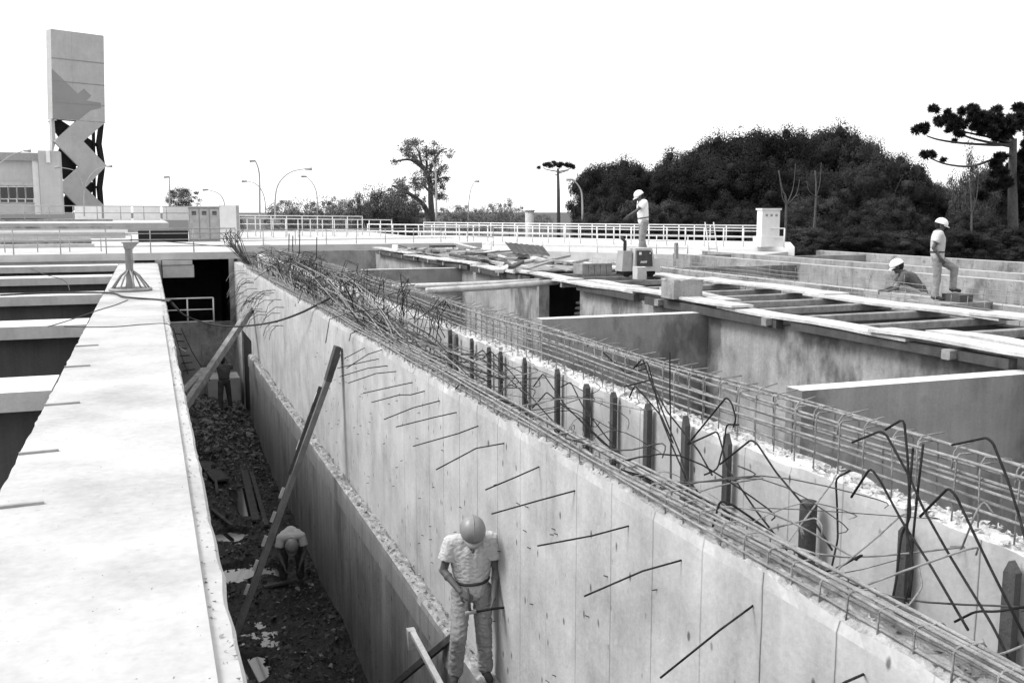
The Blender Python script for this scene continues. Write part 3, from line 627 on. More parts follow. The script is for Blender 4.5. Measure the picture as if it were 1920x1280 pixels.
# ---------------------------------------------------------------- rebar cages
def cage(label, x0, x1, zs, ztop, y0, y1, step, rb, rs, wob, hook, loc):
    t = empty('rebar_cage', loc, label, 'rebar cage')
    for x, z in zs:
        pts = []; n = 150; ph = rnd.uniform(0, 6)
        for i in range(n + 1):
            y = y0 + (y1 - y0) * i / n; pts.append((x + wob * math.sin(y * .7 + ph) + wob * .5 * math.sin(y * 1.9 + ph) + rnd.uniform(-.002, .002), y, z + wob * 1.1 * math.sin(y * .9 + ph * 2) + rnd.uniform(-.002, .002)))
        MB().tube(pts, rb, 6).build('longitudinal_bar', 'rebar', t)
    n = int((y1 - y0) / step); ex = MB(); 
    for i in range(n):
        y = y0 + .05 + i * step + rnd.uniform(-.03, .03); ln = rnd.uniform(-.02, .02); zt = ztop + rnd.uniform(-.01, .015)
        hk = hook * rnd.uniform(.5, 1.2); L = rnd.choice((0, 1))
        pts = [(x0, y, -.06), (x0, y + ln, zt - .02), (x0 + .02, y + ln, zt), (x1 - .02, y + ln * 1.5, zt), (x1, y + ln, zt - .02), (x1, y, -.06)]
        b = ex if i >= 98 else MB()
        b.tube(pts, rs, 5)
        for xx, zz in zs:
            if rnd.random() < .6: b.tube([(xx - .014, y - .015, zz + .012), (xx + .013, y + .012, zz + .014), (xx + .017, y + .03, zz + rnd.uniform(-.01, .03))], .0022, 3)
        if hook: b.tube([(x0, y + .02, zt - .1), (x0 + .01, y + .02, zt), (x0 + .05, y + .03, zt + .035), (x0 + .05 + hk, y - .05 + rnd.uniform(-.06, .06), zt + .05 + rnd.uniform(-.02, .04))], rs, 5)
        if i < 98: b.build('stirrup', 'rebar', t)
    if ex.v: tag(ex.build('far_stirrups', 'rebar', t), kind='stuff')
    return t
cage('low rebar cage lying along the top of the channel wall', 3.03, 3.20, [(3.035, .035), (3.035, .085), (3.07, .10), (3.12, .11), (3.16, .105), (3.20, .09), (3.205, .04), (3.12, .035)], .115, 1.6, 34, .22, .0095, .005, .017, .0, (3.1, 15, 0))
cage('tall rebar cage with hooked ends standing along the second wall', 4.57, 4.74, [(4.58, .12), (4.58, .235), (4.58, .30), (4.58, .40), (4.745, .42), (4.745, .33), (4.745, .24), (4.66, .425), (4.745, .13)], .42, 2.2, 44, .26, .0105, .006, .016, .13, (4.65, 15, 0))
# low cages / mesh on the right-hand walls
for X, y0, y1, zz, lb in ((16.75, 6, 33, .0, 'reinforcing mesh standing on the low wall behind the two workers'), (13.75, 12.5, 30, -.02, 'rusty reinforcing mesh along the rear plank row')):
    t = empty('rebar_mesh', (X, 15, zz), lb, 'rebar mesh')
    for k in range(3): MB().tube([(X + .02 * math.sin(y), y, zz + .11 * k + .02 * math.sin(y * 1.3)) for y in [y0 + (y1 - y0) * i / 20 for i in range(21)]], .008, 4).build('longitudinal_bar', 'steel', t)
    for k in range(45):
        y = y0 + (y1 - y0) * k / 45; MB().tube([(X, y, zz - .05), (X + .02, y, zz + .36 + rnd.uniform(-.04, .05)), (X + .15, y + .02, zz + .34)], .007, 4).build('stirrup', 'rebar' if k % 3 else 'steel', t)

# ---------------------------------------------------------------- individual bent bars (foreground, hand placed)
NB = 0
def bent(pts, label, r=.0072, m='rust', group='bent bars standing between the two walls'):
    """pts: (px, py, X) points on planes X = const"""
    ps = [at(a, b, X=c) for a, b, c in pts]; out = []
    for i in range(len(ps)):
        if 0 < i < len(ps) - 1:
            a, b, c = ps[i - 1], ps[i], ps[i + 1]; e = min(.035, (a - b).length * .3, (c - b).length * .3)
            u, v = (a - b).normalized() * e, (c - b).normalized() * e
            out += [b + u, b + (u + v) * .3, b + v]
        else: out.append(ps[i])
    g = MB(); g.tube(out, r, 6); return simple('bent_rebar', label, 'rebar', g, m, group)
near = [
 ([(1598, 829, 3.9), (1650, 808, 3.9), (1662, 815, 3.9), (1705, 893, 3.9), (1732, 955, 3.9), (1780, 1040, 3.9), (1860, 1170, 3.8), (1905, 1260, 3.7)], 'dark bar bent flat to the left above the upright bundle, ending at the right corner'),
 ([(1660, 805, 3.9), (1695, 784, 3.9), (1702, 860, 3.9), (1707, 970, 3.9), (1690, 1000, 3.9), (1680, 1090, 3.85), (1672, 1130, 3.8)], 'tallest dark bar of the upright bundle, its top hooked left'),
 ([(1731, 832, 3.95), (1722, 910, 3.95), (1714, 985, 3.95), (1706, 1080, 3.9), (1695, 1140, 3.8)], 'straight dark bar on the right of the upright bundle'),
 ([(1712, 840, 3.85), (1705, 920, 3.85), (1700, 1000, 3.85), (1712, 1060, 3.8), (1705, 1120, 3.75)], 'slightly curved dark bar in the middle of the upright bundle'),
 ([(1596, 932, 3.9), (1632, 876, 3.9), (1650, 900, 3.9), (1690, 975, 3.9), (1745, 1060, 3.8), (1815, 1180, 3.6)], 'dark inverted V bar left of the upright bundle'),
 ([(1725, 968, 3.9), (1778, 914, 3.9), (1792, 928, 3.9), (1850, 1050, 3.9), (1925, 1200, 3.9)], 'dark inverted V bar right of the upright bundle'),
 ([(1785, 834, 4.1), (1850, 820, 4.1), (1862, 830, 4.1), (1890, 900, 4.1), (1912, 970, 4.1), (1935, 1060, 4.0)], 'bar hooked flat to the left at the right edge, above the tall cage'),
 ([(1594, 882, 4.2), (1567, 896, 4.2), (1570, 960, 4.2), (1571, 1010, 4.2), (1560, 1060, 4.0)], 'upright dark bar with short hook to the right, beside the round-topped post'),
 ([(1350, 870, 4.0), (1408, 824, 4.0), (1420, 832, 4.0), (1455, 885, 4.0), (1510, 950, 3.9), (1560, 1030, 3.7)], 'big dark inverted V bar reaching over to the round-topped post'),
 ([(1290, 832, 4.1), (1362, 744, 4.1), (1372, 755, 4.1), (1380, 785, 4.1), (1375, 800, 4.1)], 'dark bar peaking sharply above the seventh stud'),
 ([(1292, 832, 4.0), (1345, 808, 4.0), (1352, 830, 4.0), (1365, 880, 4.0), (1420, 960, 3.9), (1475, 1030, 3.7)], 'dark bar bent over the pair of dark studs'),
 ([(1385, 796, 4.1), (1362, 795, 4.1), (1358, 830, 4.1), (1345, 880, 4.0), (1320, 890, 3.9)], 'short hooked bar against the dark stud'),
 ([(1188, 690, 4.05), (1205, 672, 4.05), (1222, 720, 4.05), (1250, 790, 4.05), (1275, 850, 4.0), (1290, 900, 3.8), (1320, 935, 3.7)], 'long dark bar leaning right, left one of the pair rising over the tall cage'),
 ([(1190, 688, 4.1), (1214, 678, 4.1), (1225, 720, 4.1), (1238, 780, 4.1), (1262, 840, 4.0), (1290, 905, 3.8)], 'second dark bar of the pair rising over the tall cage'),
 ([(1256, 660, 4.15), (1256, 740, 4.15), (1258, 800, 4.15), (1258, 903, 4.0)], 'single straight bar standing upright through the tall cage'),
 ([(1180, 745, 4.1), (1190, 722, 4.1), (1215, 750, 4.1), (1240, 780, 4.1), (1262, 830, 4.0)], 'small inverted V bar at the foot of the leaning pair'),
 ([(1068, 900, 3.1), (1070, 865, 3.1), (1100, 866, 3.1), (1200, 890, 3.2), (1310, 935, 3.3), (1430, 985, 3.35)], 'dark bar lying over the low cage with its end bent down on the wall face'),
 ([(1097, 900, 3.1), (1101, 872, 3.1), (1180, 888, 3.15), (1250, 905, 3.25), (1330, 940, 3.3)], 'shorter bar beside it, bent down over the wall edge', ),
 ([(1335, 993, 3.1), (1350, 938, 3.15), (1372, 945, 3.2), (1430, 985, 3.4), (1500, 1040, 3.4), (1560, 1080, 3.4)], 'dark bar bent up like a hook over the low cage'),
 ([(1440, 992, 3.6), (1530, 970, 3.7), (1542, 985, 3.7), (1541, 1010, 3.7)], 'pale hooked bar in front of the round-topped post'),
 ([(1452, 1012, 3.5), (1500, 1028, 3.5), (1536, 1040, 3.5), (1533, 1055, 3.5)], 'pale bar ending low before the round-topped post'),
 ([(1600, 1105, 3.25), (1700, 1068, 3.6), (1810, 1030, 4.0), (1835, 1025, 4.1), (1830, 1040, 4.1)], 'long pale bar rising to the right across the gap'),
 ([(1560, 1075, 3.3), (1640, 1010, 3.7), (1690, 965, 4.1), (1705, 962, 4.2)], 'thin pale bar crossing behind the upright bundle'),
 ([(1445, 1060, 3.4), (1500, 985, 3.7), (1560, 905, 4.2), (1568, 890, 4.3)], 'thin pale bar leaning from the low cage up to the white wall edge'),
 ([(1800, 1035, 4.2), (1830, 960, 4.25), (1845, 938, 4.3), (1862, 962, 4.3)], 'small pale bent bar below the tall cage on the right'),
 ([(1790, 1165, 4.1), (1830, 1145, 4.1), (1870, 1146, 4.1), (1930, 1135, 4.2)], 'wavy dark bar end by the last stud'),
 ([(1505, 1010, 4.1), (1500, 985, 4.1), (1508, 1003, 4.1)], 'tiny bent wire on the round-topped post'),
 ([(1790, 1240, 3.3), (1840, 1232, 3.5), (1880, 1225, 3.7), (1930, 1205, 3.9)], 'pale bar sweeping out of the low cage at the lower right corner'),
 ([(1640, 1140, 3.3), (1655, 1110, 3.4), (1700, 1140, 3.6), (1730, 1100, 3.8), (1722, 1060, 3.9)], 'pale wire loop at the foot of the upright bundle'),
 ([(1170, 725, 4.0), (1220, 712, 4.0), (1250, 770, 3.95), (1310, 845, 3.9), (1335, 890, 3.8)], 'bar with rounded top between the middle studs'),
 ([(1000, 725, 4.1), (1018, 700, 4.1), (1060, 760, 4.0), (1130, 830, 3.9), (1240, 900, 3.6)], 'long dark inverted V bar over the middle studs'),
 ([(998, 765, 4.0), (1025, 735, 4.0), (1075, 775, 3.95), (1150, 845, 3.7)], 'lower inverted V bar beside the middle studs'),
 ([(1052, 725, 4.1), (1070, 716, 4.1), (1092, 760, 4.1), (1130, 810, 4.0), (1170, 860, 3.8)], 'round-topped bar before the eighth stud'),
 ([(905, 672, 4.1), (920, 658, 4.1), (960, 700, 4.1), (1010, 760, 4.0), (1060, 815, 3.9)], 'dark bent bar over the far studs'),
 ([(870, 680, 4.0), (905, 656, 4.0), (935, 690, 4.0), (985, 740, 4.0), (1005, 800, 3.9)], 'crossing dark bar at the far studs'),
 ([(1105, 745, 3.9), (1110, 790, 3.9), (1100, 835, 3.7)], 'short upright bar beside the dark middle stud'),
 ([(970, 715, 3.9), (975, 760, 3.8), (985, 780, 3.6)], 'pale upright wire in the low cage'),
 ([(840, 745, 3.05), (862, 720, 3.05), (900, 735, 3.1), (980, 765, 3.2), (1060, 810, 3.3)], 'dark bar bent down over the wall edge left of the studs'),
 ([(1130, 660, 4.7), (1175, 700, 4.7), (1215, 690, 4.7)], 'bent bar caught in the tall cage'),
]
for p in near: bent(p[0], p[1][0].upper() + p[1][1:], .0072 if 'pale' not in p[1] and 'thin' not in p[1] else .006, 'rebar' if 'pale' in p[1] or 'wire' in p[1] else 'rust')
# tangle towards the far end (one group, told apart by nothing)
def tangle(pts, r=.008, m='rust', what=0):
    lb = ['dark bar in the dense tangle piled on the far part of the channel wall', 'bent hooked bar sticking up from the tangle on the far walls', 'thin bar end drooping from the top of the far channel wall'][what]
    gr = ['long bars of the tangle', 'hooked bars of the tangle', 'bar ends drooping over the far channel wall'][what]
    g = MB(); g.tube(pts, r, 4); simple('tangled_rebar', lb, 'rebar', g, m, gr)
for i in range(120):
    y0 = rnd.uniform(9, 29); L = rnd.uniform(4, 9); x0 = rnd.uniform(3.05, 3.6); x1 = rnd.uniform(3.05, 3.7); h = rnd.uniform(.1, .45) * (1 if y0 > 12 else .4)
    y1 = min(y0 + L, 36.5); n = 10; pts = []
    for k in range(n + 1):
        u = k / n; y = y0 + (y1 - y0) * u
        hh = .12 + h * math.sin(u * 2.2) * (.4 + .6 * min(1, y / 26)) + h * .8 * u * (i % 3 == 0)
        pts.append((x0 + (x1 - x0) * u + .05 * math.sin(u * 5 + i), y, hh + .03 * math.sin(u * 9 + i)))
    tangle(pts, .008, rnd.choice(('rust', 'rustm', 'rustm', 'rebar')) , 0)
for i in range(175):
    y0 = 14.5 + 18 * rnd.random() ** .9; x0 = rnd.uniform(3.1, 4.5); h = rnd.uniform(.25, .75) * (.75 if y0 < 16 else 1); dx = rnd.uniform(-.5, .5); dy = rnd.uniform(-1.2, 1.2)
    top = Vector((x0 + dx * .6, y0 + dy * .5, h)); e = top + Vector((rnd.uniform(-.45, .45), rnd.uniform(-.6, .6), rnd.uniform(-.25, .02)))
    e2 = e + Vector((rnd.uniform(-.2, .2), rnd.uniform(-.3, .3), -rnd.uniform(.05, .4)))
    if x0 > 3.3 and x0 < 4.45: zb = -.5
    else: zb = 0
    tangle([(x0, y0, zb), (x0 + dx * .3, y0 + dy * .3, h * .6), top, top.lerp(e, .15) + Vector((0, 0, .02)), e, e2], .0075, rnd.choice(('rust', 'rustm')), 1)
for i in range(40):
    y0 = 24 + i * .28 + rnd.uniform(-.1, .1); z0 = rnd.choice((-.15, -.35, -.6, -.95)) + rnd.uniform(-.08, .08); L = rnd.uniform(.35, .7)
    pts = [(3.02, y0, z0), (3.0 - L * .4, y0 - L * .15, z0 + .02), (3.0 - L * .8, y0 - L * .6, z0 - .1), (3.0 - L, y0 - L, z0 - .28)]
    tangle(pts, .008, 'rebar' if rnd.random() < .3 else 'rust', 2)
for i in range(70):
    y0 = 4.2 + 13 * rnd.random(); a = Vector((rnd.uniform(3.06, 3.2), y0, .06)); b = Vector((rnd.uniform(3.4, 4.5), y0 + rnd.uniform(-.9, .9), rnd.uniform(-.25, .12))); m1 = a.lerp(b, .5) + Vector((rnd.uniform(-.08, .08), rnd.uniform(-.1, .1), rnd.uniform(-.18, .22)))
    g = MB(); g.tube(smooth_pts([a, m1, b, b + Vector((rnd.uniform(-.08, .08), rnd.uniform(-.1, .1), rnd.uniform(-.12, .1)))], 4), rnd.choice((.003, .004, .006)), 4)
    simple('loose_wire', 'thin loose rod or wire crossing the gap between the two walls', 'wire', g, rnd.choice(('rebar', 'rustm', 'rustm', 'rust')), 'loose wires across the gap')
# bunch leaning out at the far left end of the wall
for i in range(26):
    a = Vector((3.1 + rnd.uniform(-.05, .1), 33 + rnd.uniform(0, 2.5), .15)); b = Vector((2.95 + rnd.uniform(-.35, .3), 38 + rnd.uniform(-1, 1), .55 + rnd.uniform(0, .45)))
    tangle([a, a.lerp(b, .5) + Vector((0, 0, -.05)), b, b + Vector((rnd.uniform(-.3, .3), .1, rnd.uniform(.1, .4)))], .011, 'rust', 0)
# three starter bars rising at the far wall
for i, (px, ty) in enumerate(((541, 438), (548, 442), (561, 430), (593, 445), (640, 505))):
    a = at(px, 500, Y=40.5 if i < 4 else 28); b = at(px + (1 if i < 4 else 8), ty + (0 if i < 4 else 5), Y=40.5 if i < 4 else 28); g = MB(); g.tube([a, b], .02, 5); simple('starter_bar', 'Upright starter bar above the tangle, %s from the left' % ordn[i], 'rebar', g, 'rust', 'upright starter bars')

# ---------------------------------------------------------------- tower and building
def tower():
    # local frame: u to the right along the face, w depth, origin at base of left front edge
    yaw = math.radians(26); o = at(109, 400, Y=128); o.z = 0; U_ = Vector((math.cos(yaw), math.sin(yaw), 0)); Wd = Vector((-math.sin(yaw), math.cos(yaw), 0))
    # width so that the right edge lands at px 197
    def px_of(p):
        d = p - EYE; return 960 + FPX * d.dot(CR) / d.dot(CF)
    wlo, whi = 1, 15
    for _ in range(40):
        w = (wlo + whi) / 2
        if px_of(o + U_ * w + Vector((0, 0, 12))) < 197: wlo = w
        else: whi = w
    w = (wlo + whi) / 2
    def zy(py): return at(150, py, Y=129.5).z
    t = empty('concrete_tower', (o.x + w / 2, o.y + 1, 1), 'tall concrete tower with a folded zigzag lower half and grey figure', 'tower')
    def solid(poly, d0, d1):
        g = MB(); n = len(poly); vs = [o + U_ * (u + (z - 12) * .040) + Wd * dd + Vector((0, 0, z)) for dd in (d0, d1) for u, z in poly]
        g.add(vs, [(i, (i + 1) % n, (i + 1) % n + n, i + n) for i in range(n)] + [tuple(range(n))[::-1], tuple(range(n, 2 * n))]); return g
    X = lambda px: (px - 105) / 92 * w
    D = 1.4
    solid([(0, zy(226)), (w, zy(228)), (w, zy(61)), (0, zy(61))], 0, D).build('tank_head', 'tower', t)
    zz = [(147, 226.3), (107, 268), (149, 313), (112, 350), (150, 392), (158, 400), (197, 400), (197, 389), (160, 352), (199, 309), (158, 265), (198, 226.3)]
    solid([(X(a), zy(b)) for a, b in zz], 0, .35).build('zigzag_plate', 'tower', t)
    zb = [(X(302 - a), zy(b)) for a, b in zz]
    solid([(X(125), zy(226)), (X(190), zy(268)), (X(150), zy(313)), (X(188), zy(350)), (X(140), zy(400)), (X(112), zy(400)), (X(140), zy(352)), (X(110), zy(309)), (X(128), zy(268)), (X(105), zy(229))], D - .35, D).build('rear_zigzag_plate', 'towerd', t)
    solid([(X(105), zy(226)), (X(110), zy(226)), (X(112), zy(268)), (X(106), zy(290)), (X(112), zy(400)), (X(108), zy(400)), (X(104), zy(290)), (X(106), zy(268))], .36, D - .36).build('side_plate', 'tower', t)
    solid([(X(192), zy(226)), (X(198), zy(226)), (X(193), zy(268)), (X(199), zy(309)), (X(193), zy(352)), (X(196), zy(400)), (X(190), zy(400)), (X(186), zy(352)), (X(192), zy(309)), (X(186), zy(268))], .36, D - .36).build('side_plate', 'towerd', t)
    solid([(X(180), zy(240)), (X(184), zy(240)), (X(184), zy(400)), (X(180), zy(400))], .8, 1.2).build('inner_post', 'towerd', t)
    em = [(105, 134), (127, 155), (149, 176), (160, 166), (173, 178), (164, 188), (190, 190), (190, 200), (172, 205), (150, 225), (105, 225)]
    solid([(X(a), zy(b)) for a, b in em], -.03, -.003).build('grey_figure', 'greyfig', t)  # thin grey polygon set just proud of the tower face
    for px in (140,): solid([(X(px - .2), zy(226)), (X(px + .2), zy(226)), (X(px + .2), zy(62)), (X(px - .2), zy(62))], -.02, -.002).build('panel_seam', 'tower' if px == 140 else 'line', t)
    for py in (114, 156, 195): solid([(0, zy(py + .6)), (w, zy(py + .6)), (w, zy(py - .6)), (0, zy(py - .6))], -.05, -.034).build('joint', 'line', t)
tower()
a = at(-30, 400, Y=112); b = at(108, 283, Y=112)
bd = empty('concrete_building', (a.x, 112, 0), 'low pale building with a dark roof band and window strip left of the tower', 'building')
def px3(x, y, Y): return at(x, y, Y=Y)
def pbox(x0, y0, x1, y1, Y, dep, name, m, par):
    p, q = px3(x0, y1, Y), px3(x1, y0, Y); return MB().box(p.x, q.x, Y, Y + dep, p.z, q.z).build(name, m, par)
pbox(-120, 299, 70, 402, 112, 14, 'wall', 'tower', bd); pbox(-120, 287, 86, 298.5, 111.5, 15, 'roof_band', 'steel', bd)
pbox(78, 283, 110, 402, 110.5, 3, 'pilaster', 'tower', bd); pbox(66, 300, 71, 402, 111.7, .29, 'downpipe', 'white', bd)
pbox(87, 283, 93, 305, 110.2, .28, 'spout', 'white', bd)
pbox(-100, 341, 66, 347, 111.8, .19, 'sill_band', 'beam', bd)
for i in range(-6, 4):
    x = 1 + i * 16; wn = pbox(x, 349, x + 15, 380, 111.85, .14, 'window', 'white', bd)
    for (u0, v0, u1, v1) in ((1, 351, 13, 372), (1, 374, 13, 379)):
        p, q = px3(x + u0, v1, 111.8), px3(x + u1, v0, 111.8); MB().box(p.x, q.x, 111.8, 111.84, p.z, q.z).build('pane', 'glass', wn)

# ---------------------------------------------------------------- street lamps
def lamp(base, top, pts, lb, Y, r=.07, head=True, two=None):
    """pts px polyline from the pole base up and along the arm"""
    t = empty('street_lamp', at(*base, Y=Y), lb, 'street lamp', 'street lamps across the site')
    P3 = smooth_pts([at(x, y, Y=Y) for x, y in pts], 4); MB().tube(P3, r, 6, r * .55).build('pole', 'railg', t)
    def hd(a, dx):
        g = MB(); g.tube([a, a + CR * dx * .3, a + CR * dx * .5], .07, 7, .12); g.build('lamp_head', 'steel', t)
    if head: hd(P3[-1], 1 if pts[-1][0] > pts[-2][0] else -1)
    if two:
        P4 = smooth_pts([at(x, y, Y=Y) for x, y in two], 4); MB().tube(P4, r * .7, 6).build('arm', 'railg', t); hd(P4[-1], 1 if two[-1][0] > two[-2][0] else -1)
lamp((517, 410), 0, [(516, 415), (516, 375), (520, 350), (532, 332), (550, 321), (572, 317)], 'Large arched street lamp bending right above the bushes', 75, .07)
lamp((595, 410), 0, [(595, 405), (594, 365), (587, 345), (575, 331)], 'Arched street lamp bending left, right of the large arch', 95, .06)
lamp((495, 410), 0, [(497, 412), (497, 378), (490, 356), (478, 344), (463, 340)], 'Small arched lamp bending left beside the tall mast', 100, .06)
lamp((420, 395), 0, [(421, 400), (420, 378), (410, 363), (390, 356)], 'Small arched lamp bending left over the white box', 100, .06)
lamp((487, 410), 0, [(487, 412), (487, 380), (486, 325), (479, 302)], 'Tall straight mast with a small lamp left of the arched lamps', 90, .1)
lamp((318, 384), 0, [(318, 388), (318, 360), (318, 332)], 'Short straight post lamp beside the small tree left of the cabinet', 95, .09, True)
lamp((818, 410), 0, [(818, 415), (818, 360), (816, 320), (810, 303), (803, 299)], 'Curved lamp in front of the big gnarled tree', 80, .1)
lamp((878, 410), 0, [(877, 414), (879, 380), (883, 355), (890, 340)], 'Thin lamp bending right, alone in the gap right of the gnarled tree', 100, .055)
lamp((1093, 430), 0, [(1092, 440), (1092, 385), (1090, 360), (1083, 346), (1074, 337)], 'Curved lamp in front of the wood, right of the umbrella pine', 70, .08)
lamp((158, 402), 0, [(158, 405), (158, 360), (166, 335), (180, 319), (200, 312)], 'Double-armed lamp in front of the tower', 100, .055, True, [(158, 360), (152, 335), (140, 320), (113, 314)])
lamp((-20, 400), 0, [(-30, 400), (-28, 340), (-10, 315), (20, 292), (45, 283)], 'Lamp arm reaching in from the left edge over the pale building', 85, .06)

# ---------------------------------------------------------------- trees
def crown_mesh(name, seed, n_cl, per, leaf, rad=(.42, .42, .40), cz=.62, cr=.13, hollow=.55, mname='leaf', flat=False, low=.16, core=False):
    r = random.Random(seed); V = []; Fc = []
    for c in range(n_cl):
        while True:
            p = Vector((r.uniform(-1, 1), r.uniform(-1, 1), r.uniform(-1, 1)))
            if hollow < p.length < 1: break
        lump = 1 + .22 * noise.noise(p * 1.8 + Vector((seed, 0, 0)))
        cen = Vector((p.x * rad[0] * lump, p.y * rad[1] * lump, cz + p.z * rad[2] * lump)); cs = cr * r.choice((.5, .7, .9, 1.1, 1.4))
        if core:
            k0 = len(V); n1, m1 = 9, 6; c2 = cs * .48
            for i1 in range(1, m1):
                for j1 in range(n1):
                    a1, e1 = 2 * math.pi * j1 / n1, math.pi * i1 / m1 - math.pi / 2; d1 = Vector((math.cos(e1) * math.cos(a1), math.cos(e1) * math.sin(a1), math.sin(e1) * .8)); V.append(cen + d1 * c2 * r.uniform(.82, 1.08))
            Fc += [(k0 + i1 * n1 + j1, k0 + i1 * n1 + (j1 + 1) % n1, k0 + (i1 + 1) * n1 + (j1 + 1) % n1, k0 + (i1 + 1) * n1 + j1) for i1 in range(m1 - 2) for j1 in range(n1)] + [tuple(k0 + j1 for j1 in range(n1))[::-1], tuple(k0 + (m1 - 2) * n1 + j1 for j1 in range(n1))]
        for k in range(per):
            q = Vector((r.gauss(0, 1), r.gauss(0, 1), r.gauss(0, .8))).normalized(); od_ = q.copy(); q = q * cs * (1 + .22 * noise.noise((cen + q * cs) * 14)) * r.random() ** (.28 if core else .2)
            q = cen + q; 
            if q.z < low: continue
            a = (od_ + Vector((r.uniform(-1, 1), r.uniform(-1, 1), r.uniform(-1, 1))) * .5).normalized(); b = a.orthogonal().normalized(); b.rotate(Matrix.Rotation(r.uniform(0, 6.3), 3, a))
            l = leaf * r.uniform(.6, 1.4); k0 = len(V); w = a.cross(b) * .55
            V += [q - b * l, q + w * l, q + b * l, q - w * l]; Fc.append((k0, k0 + 1, k0 + 2, k0 + 3))
    me = bpy.data.meshes.new(name); me.from_pydata(V, [], Fc); me.materials.append(M[mname]); return me
def trunk_mesh(seed, h=.6, r0=.022, mname='bark', limbs=9, spread=.35):
    r = random.Random(seed); b = MB(); pts = [Vector((0, 0, 0))]
    for i in range(6): pts.append(pts[-1] + Vector((r.uniform(-.02, .02), r.uniform(-.02, .02), h / 6)))
    b.tube(pts, r0, 7, r0 * .4)
    for i in range(limbs):
        p = pts[2].lerp(pts[-1], r.random()); a = r.uniform(0, 6.3); d = Vector((math.cos(a), math.sin(a), r.uniform(.5, 1.4))).normalized() * spread * r.uniform(.6, 1)
        m1 = p + d * .5 + Vector((r.uniform(-.03, .03), r.uniform(-.03, .03), .02)); e = p + d
        b.tube([p, m1, e], r0 * .45, 5, r0 * .15)
        b.tube([m1, m1 + Vector((r.uniform(-.1, .1), r.uniform(-.1, .1), .12))], r0 * .25, 4, r0 * .08)
    me = bpy.data.meshes.new('trunk'); me.from_pydata(b.v, [], b.f); me.polygons.foreach_set('use_smooth', [True] * len(b.f)); me.materials.append(M[mname]); return me
CW = [crown_mesh('crown', 11 + i, 120, 620, .0082, (.42, .42, .36), .57, .11, .6, ('leaf', 'leaf2', 'leaf', 'leaf2')[i], core=True) for i in range(4)]
TK = [trunk_mesh(20 + i, .62, .02, 'barkl' if i == 1 else 'bark') for i in range(4)]
CM = [crown_mesh('crown', 31 + i, 70, 150, .013, (.46, .46, .40), .58, .12, .3, 'leafm') for i in range(2)]
CG = [crown_mesh('crown', 41 + i, 60, 90, .016, (.5, .5, .42), .52, .12, .2, 'leafg', low=.03) for i in range(3)]
TG = [trunk_mesh(50 + i, .7, .014, 'barkg', 12, .4) for i in range(2)]
ti = 0
def tree(px, topy, Y, zb, lb, crown, trunk, group=None, wide=1.0, name='tree', cat='tree'):
    global ti
    p = at(px, topy, Y=Y); h = p.z - zb; ti += 1
    t = empty(name, (p.x, Y, zb), lb, cat, group)
    t.scale = (h * wide, h * wide, h); t.rotation_euler = (0, 0, ti * 2.4)
    for nm, me in (('trunk', trunk), ('crown', crown)):
        if me is None: continue
        o = bpy.data.objects.new(nm, me); COL.objects.link(o); o.parent = t
    return t
wood = [(1812, 372, 82, 'dark tree behind the foot of the thin see-through tree', .9), (1850, 330, 88, 'dark tree between the thin tree and the big umbrella pine', .9), (1905, 298, 86, 'dark tree directly behind the trunk of the big umbrella pine', .9), (1128, 300, 82, 'low dark tree at the left end of the wood, beside the curved lamp', .72), (1165, 292, 86, 'dark rounded tree at the left end of the wood, behind the standing worker', .8), (1203, 305, 92, 'dark tree in the dip of the wood above the standing worker', .8), (1250, 300, 84, 'dark tree right of the dip in the wood skyline', .8),
        (1300, 260, 88, 'dark tree on the left shoulder of the tall wood', .75), (1352, 246, 84, 'dark tree near the top of the left shoulder of the wood', .7), (1405, 236, 90, 'dark tree left of the highest part of the wood', .7),
        (1465, 232, 84, 'tall dark tree left of the wood summit with a pale trunk below', .65), (1520, 230, 92, 'tall dark tree in the middle of the wood summit', .65), (1572, 226, 86, 'tallest tree of the wood, dark and rounded', .65),
        (1625, 250, 90, 'dark tree just right of the wood summit', .7), (1672, 288, 85, 'dark tree on the falling right shoulder of the wood', .75), (1722, 322, 90, 'dark tree low on the right shoulder of the wood', .8), (1760, 345, 84, 'dark tree left of the thin see-through tree', .8),
        (1870, 312, 80, 'dark bushy tree under the right umbrella pine', .9), (1940, 292, 75, 'dark bushy tree cut by the right edge of the photo', .9)]
for i, (px, ty, Y, lb, wd) in enumerate(wood): tree(px, ty, Y, -3, lb[0].upper() + lb[1:], CW[i % 4], TK[i % 4], 'trees of the dark wood', wd)
for i, px in enumerate(range(1120, 1960, 50)):
    tree(px, 378 + 16 * math.sin(i * 2.1) + (20 if px < 1160 or px > 1700 else 0), 70 + 3 * math.sin(i * 1.7), -3.4, 'dark understorey tree in the front edge of the wood', CW[(i + 1) % 4], TK[(i * 3) % 4], 'understorey trees along the front of the wood', .95)
for i, px in enumerate(range(1150, 1940, 66)):
    tree(px, 318 + 16 * math.sin(i * 1.3) + (40 if px < 1260 or px > 1690 else -20), 78, -3, 'dark middle-row tree of the wood', CW[(i + 2) % 4], TK[(i + 1) % 4], 'middle-row trees of the wood', .85)
for i, px in enumerate(range(1440, 1960, 40)):
    tree(px, 440 + 22 * math.sin(i * 2.7), 62 + 3 * math.sin(i * 4.1), -3.4, 'dark shrub at the foot of the wood behind the outermost wall', CW[(i + 3) % 4], None, 'shrubs at the foot of the wood', 1.5, 'shrub', 'shrub')
